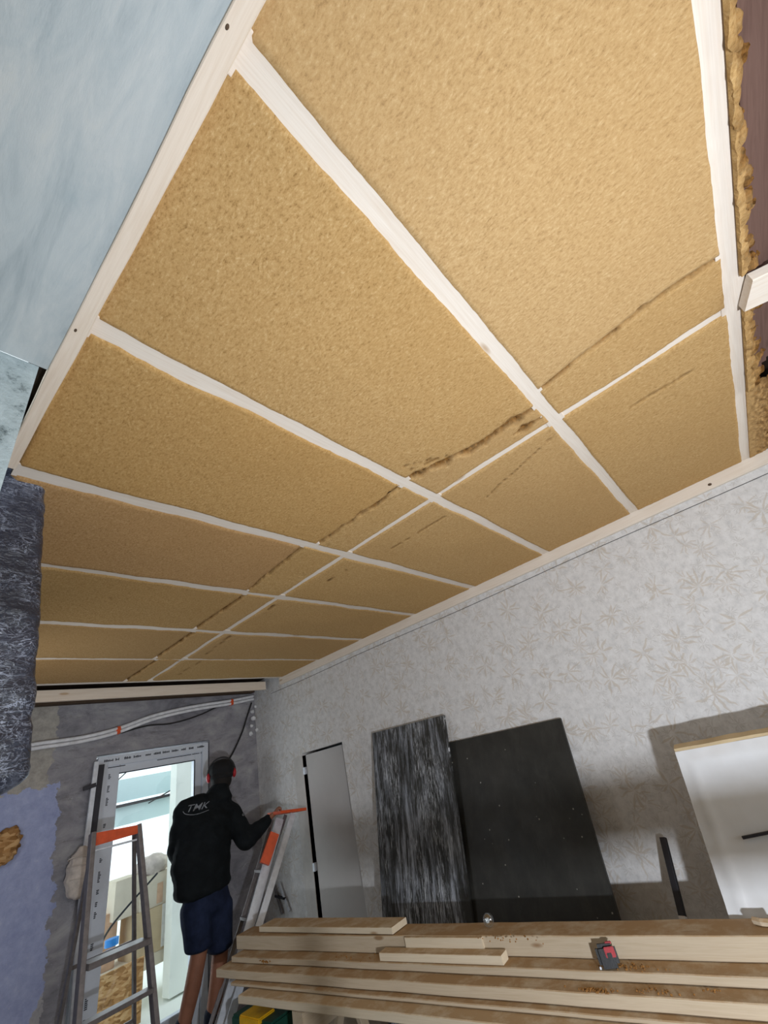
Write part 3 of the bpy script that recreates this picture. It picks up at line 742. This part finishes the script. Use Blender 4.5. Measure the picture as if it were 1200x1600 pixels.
# white film wrapped board
XT = 2.55; sl = .10 / .555
c = [Vector((XT, .50, -.267)), Vector((XT, -.75, -.267)), Vector((XT - sl * 1.233, -.65, FLOOR + .001)), Vector((XT - sl * 1.233, .675, FLOOR + .001))]
root = empty('wrapped_board', c[3], 'white film-wrapped board with brown cardboard top leaning at right', 'board')
nrm = (c[1] - c[0]).cross(c[3] - c[0]).normalized(); nrm = nrm if nrm.x > 0 else -nrm
bm = bmesh.new(); V = []
NX, NZ = 70, 70
for j in range(NZ + 1):
    row = []
    for i in range(NX + 1):
        s, t = i / NX, j / NZ; pp = c[0].lerp(c[1], s).lerp(c[3].lerp(c[2], s), t)
        e = min(s, t * 1.2) * 1.3
        k = .006 * noise.noise(Vector((pp.y * 5 + pp.z * 4, pp.z * 9, 0))) + .006 * math.exp(-((e - .055) / .02) ** 2)
        k += .008 * abs(noise.noise(Vector((pp.y * 22, pp.z * 16, 4)))) * math.exp(-e * 14)
        row.append(bm.verts.new(pp - nrm * k))
    V.append(row)
for j in range(NZ):
    for i in range(NX): bm.faces.new((V[j][i], V[j][i + 1], V[j + 1][i + 1], V[j + 1][i]))
o = link('film', bm, m_wrap, root, loc=c[3], smooth=True); 
bm = bmesh.new(); quadslab(bm, [p + nrm * .004 for p in c], .045, nrm); link('core', bm, m_wrap, root, loc=c[3])
bm = bmesh.new(); V = []
for i in range(61):
    s = i / 60; pp = c[0].lerp(c[1], s); n1 = .004 * noise.noise(Vector((pp.y * 12, 0, 0))); n2 = .004 * noise.noise(Vector((pp.y * 17, 5, 0)))
    V.append([bm.verts.new(pp + Vector((q, 0, z_))) for q, z_ in ((.0, .0), (.003, .012 + n1 * .5), (.05, .024 + n1), (.1, .02 + n2), (.1, .0))])
for a, b in zip(V, V[1:]):
    for k in range(4): bm.faces.new((a[k], a[k + 1], b[k + 1], b[k]))
link('cardboard_top', bm, m_cardboard, root, loc=c[3])
def onpanel(u, v, off=.012):
    d = Vector(ray(u, v)); t_ = (c[0] - nrm * off).dot(nrm) / d.dot(nrm); return d * t_
beam('slot', onpanel(1160, 1309), onpanel(1235, 1294), .012, .01, m_steel, root)
# pry bar / black rod
ra = ax(1036, 1309, 2.93); rb_ = ax(1068, 1438, 2.78); dv = (rb_ - ra); rf = ra + dv * ((FLOOR + .02 - ra.z) / dv.z)
root = empty('black_rod', rf, 'slim black rod with white label leaning between black sheet and white wrapped board', 'rod')
beam('rod', ra, rf, .03, .02, m_steel, root); 
l0_ = ra.lerp(rf, .32); l1_ = ra.lerp(rf, .41); beam('label', l0_, l1_, .031, .021, m_white, root)

# ------------------------------------------------------------------ stack of lumber on trestles
def bl(u420, u1000, ya=3.35, yb=-.9):
    pass
ANG = math.atan2(.045, 2.5)
def lx(y, off): return off + (2.27 - y) * .058           # front edge x of the row with offset at y=2.27
rows = [  # (front offset, width, z top, z bottom, y far, y near, mat, bow, words)
    (2.165, .14, -.802, -.872, 3.52, .22, m_lumber, 'topmost wide board at the back of the lumber stack'),
    (2.080, .17, -.874, -.902, 3.45, .22, m_lumber, 'second board down, stepping out below the topmost one, under the tape measure'),
    (2.005, .17, -.905, -.945, 3.50, .22, m_lumber, 'third board down, dusty, in the lumber stack'),
    (1.975, .19, -.948, -.962, 3.30, .22, m_lumber, 'thin fourth board down in the lumber stack'),
    (1.905, .24, -.965, -1.00, 3.12, .22, m_lumber2, 'lowest bright-edged board of the lumber stack'),
]
for off, wd, z1, z0, yf, yn, mat, words_ in rows:
    a = Vector((lx(yf, off) + wd / 2, yf, (z0 + z1) / 2)); b = Vector((lx(yn, off) + wd / 2, yn, (z0 + z1) / 2))
    o = beam('lumber_board', a, b, wd, z1 - z0, mat, bev=.003, segs=40, wav=.006)
    tag(o, words_, 'board', 'long boards in the lumber stack')
def shortb(name, p0, p1, wd, th, label, mat=m_lumber2):
    o = beam(name, p0, p1, wd, th, mat, bev=.002); return tag(o, label, 'offcut', 'short offcuts on the lumber stack')
a, b = az(406, 1452, -.77), az(617, 1458, -.77)
a, b = az(408, 1446, -.770), az(615, 1446, -.770)
def onrow(u, v, z): return az(u, v, z)
a = az(403, 1458, -.80); b = az(612, 1462, -.80)
shortb('timber_offcut', a + Vector((.075, 0, .0155)), b + Vector((.072, 0, .0155)), .13, .028, 'short flat offcut lying on top of the far end of the stack')
ya, yb = az(634, 1480, -.84).y, az(757, 1480, -.84).y
shortb('timber_offcut', Vector((lx(ya, 2.165) - .0085, ya, -.838)), Vector((lx(yb, 2.165) - .0085, yb, -.838)), .015, .069, 'short upright block standing against the topmost board')
ya, yb = az(586, 1508, -.873).y, az(776, 1521, -.873).y
shortb('timber_offcut', Vector((lx(ya, 2.088) + .030, ya, -.857)), Vector((lx(yb, 2.088) + .030, yb, -.857)), .058, .032, 'short bright offcut lying in front of the upright block')
# trestles
for y, wds in ((2.62, 'far'), (.9, 'near')):
    xx = lx(y, 1.93)
    r = empty('trestle', (xx + .2, y, FLOOR), 'timber trestle under the ' + wds + ' half of the lumber stack', 'trestle', 'trestles under the lumber')
    boxo('top_rail', (xx - .02, y - .045, -1.11), (xx + .37, y + .045, -1.002), m_lumber, r, .003)
    for sx in (.02, .33):
        for sy in (-1, 1):
            beam('leg', (xx + sx, y + sy * .05, -1.08), (xx + sx, y + sy * .24, FLOOR + .005), .05, .03, m_lumber, r)
# tape measure
p = Vector(az(952, 1520, -.874)); p += Vector((.035, 0, .035))
r = empty('tape_measure', p - Vector((0, 0, .035)), 'black and red tape measure lying against the topmost board', 'tape measure')
Rm = Matrix.Rotation(math.radians(20), 4, 'Z') @ Matrix.Rotation(math.radians(12), 4, 'Y')
def tm(name, lo, hi, mat, bev):
    bm = bmesh.new(); m = bmesh.new(); box(m, lo, hi, bev); merge(bm, m, Matrix.Translation(p) @ Rm); return link(name, bm, mat, r, loc=p)
tm('case', (-.022, -.038, -.034), (.022, .038, .034), m_black, .012)
sc_ = tm('side_cover', (-.026, -.034, -.004), (-.021, .004, .026), m_red, .002)
tm('lock_button', (-.010, -.030, .030), (.010, -.006, .038), m_red, .002)
r = sc_; tm('emblem', (-.0285, -.020, -.010), (-.0255, -.002, .010), m_black, .002)
r = sc_.parent; tm('hook', (-.008, .036, -.034), (.008, .043, -.026), m_alu, .001)
# glass bulb
p = az(763, 1452, -.80) + Vector((.02, 0, .027)); bm = bmesh.new(); m = bmesh.new(); bmesh.ops.create_uvsphere(m, u_segments=24, v_segments=14, radius=.027); merge(bm, m, Matrix.Translation(p))
mg = m_glass.copy(); mg.name = 'bulb_glass'; mg.node_tree.nodes['Mix Shader'].inputs[0].default_value = .3
r = link('glass_bulb', bm, mg, loc=p, smooth=True); tag(r, 'small clear glass bulb lying on the topmost board', 'bulb')
bm = bmesh.new(); tube(bm, [p + Vector((.018, .018, -.008)), p + Vector((.034, .034, -.014))], .010, 12); link('bulb_cap', bm, m_alu, r, loc=p)
# sawdust
bm = bmesh.new(); random.seed(11)
for (u, v, z, n_, sp) in ((985, 1512, -.874, 60, .06), (930, 1548, -.905, 90, .035), (1018, 1550, -.905, 30, .05), (1115, 1550, -.905, 14, .02), (790, 1468, -.802, 20, .08), (560, 1497, -.874, 16, .1), (412, 1503, -.874, 40, .03)):
    c0 = az(u, v, z)
    for k in range(n_):
        m = bmesh.new(); bmesh.ops.create_icosphere(m, subdivisions=1, radius=random.uniform(.0015, .0045))
        q = c0 + Vector((random.gauss(0, sp * .22), random.gauss(0, sp), .002)); merge(bm, m, Matrix.Translation(q))
tag(link('sawdust', bm, plain('sawdust', (150, 108, 62), .95, .1, var=.3, sc=60), loc=az(985, 1512, -.87)), 'brown sawdust crumbs scattered on the lumber', 'sawdust', kind='stuff')
# shaving at the right end
bm = bmesh.new(); tube(bm, [az(u, v, -.79) for u, v in ((1178, 1438), (1190, 1441), (1204, 1442), (1215, 1440))], .012, 6); tag(link('wood_splinter', bm, m_lumber, loc=az(1190, 1441, -.79)), 'broken wood splinter on the stack at the right edge', 'splinter')

# ------------------------------------------------------------------ things under the stack
p = ay(430, 1590, 3.15); r = empty('tool_case', (p.x, 3.15, FLOOR), 'dark green tool case with yellow latch under the far end of the stack', 'tool case')
zt = ay(430, 1572, 3.05).z
x0 = ay(398, 1580, 3.05).x
boxo('body', (x0, 2.9, FLOOR), (x0 + .3, 3.3, zt), m_green, r, .01)
bmq = boxo('latch', (x0 - .01, 3.0, zt - .05), (x0 + .1, 3.2, zt + .012), m_yellow, r, .006)
# ------------------------------------------------------------------ stepladders
def bar2(name, a, b, w1, w2, mat, par, up): return beam(name, a, b, w1, w2, mat, par, up=up, bev=.003)
# left ladder, facing the camera
Y0 = 3.9
TL, TR = Vector((1.27, Y0, -.005)), Vector((1.56, Y0, -.025))
L = empty('stepladder', (1.5, Y0 - .2, FLOOR), 'open aluminium stepladder with orange top in front of the glazed door', 'stepladder', 'aluminium stepladders')
BL = ay(120, 1600, Y0 - .22); BR = ay(243, 1600, Y0 - .22)
def ext(a, b): return a + (b - a) * ((FLOOR + .004 - a.z) / (b.z - a.z))
FL, FR = ext(TL, BL), ext(TR, BR)
beam('side_rail', TL, FL, .028, .06, m_alud, L, up=(0, 1, 0)); beam('side_rail', TR, FR, .028, .06, m_alud, L, up=(0, 1, 0))
bm = bmesh.new(); quadslab(bm, [TL + Vector((-.01, -.03, .0)), TR + Vector((.012, -.03, .0)), TR + Vector((.012, -.03, -.05)), TL + Vector((-.01, -.03, -.075))], .07, (0, 1, 0))
bmesh.ops.bevel(bm, geom=bm.edges[:], offset=.004, segments=2, affect='EDGES'); link('top_cap', bm, m_orange, L, loc=TL)
beam('cross_bar', TL + Vector((0.01, -.02, -.10)), TR + Vector((-.01, -.02, -.085)), .012, .012, m_alu, L)
def rung(v, dep, th):
    k = (ay(130, v, Y0 - .1).z - TL.z) / (FL.z - TL.z); a = TL.lerp(FL, k); b = TR.lerp(FR, k)
    beam('tread', a + Vector((.012, 0, 0)), b + Vector((-.012, 0, 0)), dep, th, m_alud, L)
rung(1508, .13, .03); rung(1592, .08, .022)
bT = (Vector((1.3, Y0 + .06, -.05)), Vector((1.56, Y0 + .06, -.05))); bB = (Vector((1.33, 4.42, FLOOR)), Vector((1.86, 4.42, FLOOR)))
for a, b in zip(bT, bB): beam('rear_leg', a, b, .02, .03, m_alud, L, up=(0, 1, 0))
for k in (.45, .75): beam('brace', bT[0].lerp(bB[0], k), bT[1].lerp(bB[1], k), .015, .02, m_alud, L)
for q in (FL, FR): boxo('foot', q - Vector((.025, .035, .004)), q + Vector((.025, .035, .045)), m_rubber, L, .004)
# right ladder seen from the side
TP = ay(452, 1274, 3.74)
L2 = empty('stepladder', (2.45, 3.8, FLOOR), 'stepladder with orange hinge seen edge-on, its top held by the man', 'stepladder', 'aluminium stepladders')
def eb(u0, v0, y0, u1, v1, y1):
    a = ay(u0, v0, y0); b = ay(u1, v1, y1); return a, ext(a, b)
a, b = eb(437, 1280, 3.86, 347, 1600, 3.72); beam('side_rail', a, b, .03, .07, m_alu, L2, up=(1, -.35, 0))
for q in (0,): boxo('foot', b - Vector((.03, .03, .004)), b + Vector((.03, .03, .05)), m_rubber, L2, .004)
a2, b2 = a + Vector((.03, .16, 0)), b + Vector((.05, .2, 0)); beam('side_rail', a2, b2, .03, .03, m_alud, L2, up=(1, -.35, 0))
for k in (.25, .45, .65, .83): beam('tread', a.lerp(b, k), a2.lerp(b2, k), .05, .02, m_alud, L2, up=(0, 0, 1))
a3, b3 = eb(458, 1272, 3.74, 366, 1600, 3.62)
b3 = ext(a3, ay(405, 1445, 3.66))
beam('rear_leg', a3, b3, .025, .05, m_alu, L2, up=(1, -.35, 0))
beam('rear_leg', a3 + Vector((.02, .14, 0)), b3 + Vector((.03, .18, 0)), .02, .03, m_alud, L2, up=(1, -.35, 0))
h0, h1 = ay(429, 1302, 3.72), ay(413, 1350, 3.72); beam('hinge_cover', h0, h1, .035, .078, m_orange, L2, up=(1, -.35, 0))
t0, t1 = ay(428, 1271, 3.78), ay(468, 1266, 3.78); beam('top_cap', t0, t1, .2, .022, m_orange, L2)
# grey bracket tool standing behind the ladder
p = ay(436, 1405, 4.2); r = empty('steel_bracket', (p.x, 4.2, p.z - .1), 'small grey steel bracket on the papered wall above the lumber end', 'bracket')
pa = ax(428, 1382, 2.985); pb = ax(441, 1428, 2.985)
r.location = pa
beam('plate', pa, pb, .03, .012, m_alud, r, up=(1, 0, 0)); beam('plate', ax(436, 1380, 2.98), ax(452, 1424, 2.98), .02, .012, m_alu, r, up=(1, 0, 0))
beam('web', ax(430, 1400, 2.98), ax(446, 1404, 2.98), .02, .012, m_steel, r, up=(1, 0, 0))

# ------------------------------------------------------------------ the man
MY = 4.0
def J(u, v, y=MY): return ay(u, v, y)
def blob(segs, vox, smooth_it, name, mat, parent, loc):
    """segs: chains of (point, rx, ry, rz); merged through a voxel remesh into one skin"""
    bm = bmesh.new()
    for ch in segs:
        for (p0, r0), (p1, r1) in zip(ch, ch[1:]) if len(ch) > 1 else [(ch[0], ch[0])]:
            L_ = (p1 - p0).length; n_ = max(1, int(L_ / (min(min(r0), min(r1)) * .35)))
            for i in range(n_ + 1):
                t = i / n_; c_ = p0.lerp(p1, t); rr = [r0[k] * (1 - t) + r1[k] * t for k in range(3)]
                m = bmesh.new(); bmesh.ops.create_uvsphere(m, u_segments=14, v_segments=9, radius=1)
                for v in m.verts: v.co = Vector((v.co.x * rr[0], v.co.y * rr[1], v.co.z * rr[2]))
                merge(bm, m, Matrix.Translation(c_))
    me = bpy.data.meshes.new('raw'); bm.to_mesh(me); bm.free(); tmp = bpy.data.objects.new('raw', me); COL.objects.link(tmp)
    m1 = tmp.modifiers.new('r', 'REMESH'); m1.mode = 'VOXEL'; m1.voxel_size = vox; m1.use_smooth_shade = True
    m2 = tmp.modifiers.new('s', 'SMOOTH'); m2.factor = .5; m2.iterations = smooth_it
    dg = bpy.context.evaluated_depsgraph_get(); ev = tmp.evaluated_get(dg); out = bpy.data.meshes.new_from_object(ev)
    bpy.data.objects.remove(tmp); bpy.data.meshes.remove(me)
    out.transform(Matrix.Translation(-Vector(loc))); out.name = name; out.materials.clear(); out.materials.append(mat)
    for p_ in out.polygons: p_.use_smooth = True
    o = bpy.data.objects.new(name, out); COL.objects.link(o)
    if parent: o.parent = parent; o.location = Vector(loc) - wloc(parent)
    else: o.location = loc
    return o
def s(p, r, ry=None, rz=None): return (Vector(p), (r, r if ry is None else ry, r if rz is None else rz))
head = J(346, 1213, 4.06); neck = J(338, 1240, 4.04); nb = J(328, 1256, 4.02)
ls, rs = J(289, 1268, 4.02), J(362, 1273, 4.0)
chest = J(322, 1292, 4.0); mid = J(315, 1340, 4.0); waist = J(318, 1385, 4.0); pel = J(323, 1412, 4.0)
re, rw = J(385, 1312, 3.88), J(420, 1279, 3.82)
le, lw = J(279, 1330, 4.12), J(300, 1368, 4.26)
hipL, hipR = J(305, 1418, 4.0), J(341, 1416, 4.0)
knL, knR = J(311, 1488, 3.98), J(344, 1488, 3.98)
def down(k, q): return k + (q - k) * ((-1.41 - k.z) / (q.z - k.z))
anL = down(knL, J(290, 1585, 4.02)); anR = down(knR, J(330, 1598, 3.98))
foot = Vector((pel.x, MY, FLOOR))
face = Vector((.45, .85, .1)).normalized(); side = Vector((face.y, -face.x, 0)).normalized()
hand = J(430, 1270, 3.80)
segs = [
    [s(head + Vector((0, 0, .015)), .078, .095, .105)], [s(head + face * .03 - Vector((0, 0, .05)), .058, .066, .06)],
    [s(head + face * .1 - Vector((0, 0, .012)), .012, .016, .02), s(head + face * .088 + Vector((0, 0, .02)), .009)],       # nose
    [s(head + face * .085 - Vector((0, 0, .055)), .022, .016, .010)],                                                       # lips
    [s(head + side * .078 + Vector((0, 0, .0)), .012, .02, .03)], [s(head - side * .078, .012, .02, .03)],                  # ears
    [s(neck, .055), s(nb, .06)], [s(nb, .07), s(chest, .15, .1, .12), s(mid, .14, .095, .1), s(waist, .14, .1, .1), s(pel, .15, .11, .1)],
    [s(nb, .06), s(rs, .055), s(re, .042), s(rw, .028)], [s(nb, .06), s(ls, .055), s(le, .042), s(lw, .028)],
    [s(hipL, .085), s(knL, .058), s(knL.lerp(anL, .3) + Vector((0, -.015, 0)), .056), s(anL, .036)],
    [s(hipR, .085), s(knR, .058), s(knR.lerp(anR, .3) + Vector((0, -.015, 0)), .056), s(anR, .036)],
    [s(rw, .027, .027, .022), s(rw.lerp(hand, .8), .034, .022, .018)], [s(lw, .028), s(lw + Vector((.06, .05, .01)), .036, .03, .02)],
]
for an in (anL, anR): segs.append([s(an + Vector((0, -.03, -.05)), .032), s(an + Vector((.03, .14, -.055)), .034, .034, .022)])
hd = (hand - rw).normalized(); hs = Vector((hd.y, -hd.x, 0)).normalized()
hc = rw.lerp(hand, .85)
for k, (off, ln) in enumerate(((-.027, .034), (-.009, .040), (.009, .038), (.026, .030))):    # fingers curling over the cap
    b0 = hc + hs * off + hd * .012 + Vector((0, 0, .006)); b1 = b0 + hd * ln + Vector((0, 0, .010)); b2 = b1 + hd * .018 + Vector((0, 0, -.020)); b3 = b2 - hd * .004 + Vector((0, 0, -.018))
    segs.append([s(b0, .0095), s(b1, .0088), s(b2, .008), s(b3, .0072)])
segs.append([s(hc - hs * .026 - hd * .02, .012), s(hc - hs * .045 + hd * .008 - Vector((0, 0, .012)), .010), s(hc - hs * .036 + hd * .034 - Vector((0, 0, .022)), .008)])
lh = lw + Vector((.1, .08, .01))
for off in (-.024, -.008, .008, .024):
    b0 = lh + Vector((0, 0, off)) - Vector((.02, .015, 0)); b1 = b0 + Vector((.04, .02, 0)); b2 = b1 + Vector((.01, .028, -.004)); segs.append([s(b0, .009), s(b1, .0085), s(b2, .0075)])
segs.append([s(lh + Vector((-.04, -.03, .02)), .011), s(lh + Vector((-.0, -.03, .045)), .009)])
man = blob(segs, .006, 4, 'person', m_skin, None, foot)
tag(man, 'man in black jacket and navy shorts seen from behind, right hand on ladder', 'person')
# eyes
# jacket
e1 = Vector((0, 0, 0))
jseg = [
    [s(J(343, 1228, 4.02), .082, .085, .03), s(J(341, 1238, 4.02), .105, .10, .04), s(J(337, 1249, 4.02), .15, .105, .05)], [s(J(344, 1236, 4.04), .078, .08, .03), s(J(339, 1245, 4.03), .085, .09, .04), s(nb, .12, .09, .06)],
    [s(nb + Vector((0, 0, -.03)), .13, .10, .06), s(chest, .225, .145, .13), s(mid, .240, .150, .12), s(waist, .222, .150, .08), s(J(319, 1392, 4.0), .205, .145, .045)],
    [s(ls.lerp(nb, .6), .09), s(ls, .088), s(ls.lerp(le, .5), .09), s(le, .085), s(lw, .055)],
    [s(rs.lerp(nb, .6), .09), s(rs, .088), s(rs.lerp(re, .5), .082), s(re, .078), s(re.lerp(rw, .5), .062), s(rw + (re - rw) * .08, .043)],
]
jk = blob(jseg, .009, 7, 'jacket', m_jacket, man, foot)
for v in jk.data.vertices:
    c_ = v.co; n_ = noise.noise(Vector((c_.x * 6, c_.y * 6, c_.z * 13))) * .012 + noise.noise(Vector((c_.x * 15, c_.y * 9, c_.z * 26 + c_.x * 14))) * .005
    v.co = c_ + v.normal * n_
sseg = [[s(J(321, 1396, 4.0), .175, .13, .06), s(pel, .185, .14, .09)],
        [s(hipL, .108, .115, .08), s(hipL.lerp(knL, .6), .098, .105, .06), s(hipL.lerp(knL, .88) , .094, .1, .03)],
        [s(hipR, .105, .115, .08), s(hipR.lerp(knR, .6), .098, .105, .06), s(hipR.lerp(knR, .88), .096, .1, .03)]]
so = blob(sseg, .009, 6, 'shorts', m_shorts, man, foot)
for v in so.data.vertices:
    c_ = v.co; v.co = c_ + v.normal * (noise.noise(Vector((c_.x * 9, c_.y * 9, c_.z * 9))) * .010)
for k, (an) in enumerate((anL, anR)):
    kn = (knL, knR)[k]; blob([[s(an.lerp(kn, .36), .055), s(an.lerp(kn, .2), .050), s(an, .045)]], .008, 3, 'sock', m_sock, man, an)
    blob([[s(an + Vector((0, -.035, -.055)), .045, .045, .034), s(an + Vector((.035, .16, -.06)), .048, .048, .029)]], .008, 3, 'shoe', m_black, man, an)
blob([[s(head + Vector((0, 0, .028)), .09, .106, .098)], [s(head - face * .04 - Vector((0, 0, .03)), .088, .085, .085)]], .007, 3, 'hair', m_hair, man, head)
cap = blob([[s(head + Vector((0, 0, .05)) - face * .005, .108, .122, .088)], [s(head - face * .03, .1, .1, .05)], [s(head + face * .10 + Vector((0, 0, .05)), .07, .07, .010)]], .007, 4, 'cap', m_cap, man, head)
bm = bmesh.new(); pp = [head + side * (.118 * math.cos(a)) + Vector((0, 0, .02 + .13 * math.sin(a))) - face * .01 for a in np.linspace(0, math.pi, 24)]; tube(bm, pp, .007, 8)
hb = link('headband', bm, m_black, man, loc=head, smooth=True)
for sg in (-1, 1):
    pc = head + side * sg * .108 + Vector((0, 0, .01)); bm = bmesh.new(); m = bmesh.new(); bmesh.ops.create_uvsphere(m, u_segments=20, v_segments=12, radius=1)
    rotm = Matrix.Rotation(math.atan2(side.y, side.x), 4, 'Z')
    for q in m.verts: q.co = Vector((q.co.x * .020, q.co.y * .032, q.co.z * .040))
    merge(bm, m, Matrix.Translation(pc) @ rotm); em = link('ear_muff', bm, m_red, hb, loc=pc, smooth=True); em['label'] = 'red ear defender cup'
# back print, wrapped on to the jacket
bvh = BVHTree.FromPolygons([v.co + foot for v in jk.data.vertices], [p_.vertices[:] for p_ in jk.data.polygons])
def project(bm, off=.004):
    for v in bm.verts:
        dvec = v.co.normalized(); hit = bvh.ray_cast(Vector((0, 0, 0)), dvec)
        if hit[0]: v.co = hit[0] + hit[1] * off
def textmesh(txt, size, shear=.3):
    cu = bpy.data.curves.new('t', 'FONT'); cu.body = txt; cu.size = size; cu.shear = shear; cu.offset = .002 * size; cu.resolution_u = 4
    o = bpy.data.objects.new('t', cu); COL.objects.link(o); dg = bpy.context.evaluated_depsgraph_get()
    me = bpy.data.meshes.new_from_object(o.evaluated_get(dg)); bpy.data.objects.remove(o); bpy.data.curves.remove(cu)
    bm = bmesh.new(); bm.from_mesh(me); bpy.data.meshes.remove(me); return bm
bm = textmesh('TMK', 1.0); xs = [v.co.x for v in bm.verts]; W_ = max(xs)
bmesh.ops.subdivide_edges(bm, edges=bm.edges[:], cuts=1)
c0, c1, cu_ = J(289, 1270, 3.85), J(326, 1262, 3.85), J(291, 1259, 3.85) - J(289, 1270, 3.85)
for v in bm.verts: v.co = c0 + (c1 - c0) * (v.co.x / W_) + cu_ * (v.co.y / .72)
project(bm); link('back_print', bm, m_logo, jk, loc=chest)
bm = bmesh.new()
sw = [J(u, v, 3.85) for u, v in ((286, 1268), (290, 1272), (300, 1273), (313, 1271), (326, 1266))]; tube(bm, smoothpath(sw, 6), .002, 6); project(bm, .003); link('back_print', bm, m_logo, jk, loc=chest)
m = bmesh.new(); bmesh.ops.create_uvsphere(m, u_segments=12, v_segments=8, radius=.011); bm = bmesh.new(); merge(bm, m, Matrix.Translation(J(380, 1273, 3.85))); project(bm, .004); link('sleeve_badge', bm, m_logo, jk, loc=J(380, 1273, 3.85))
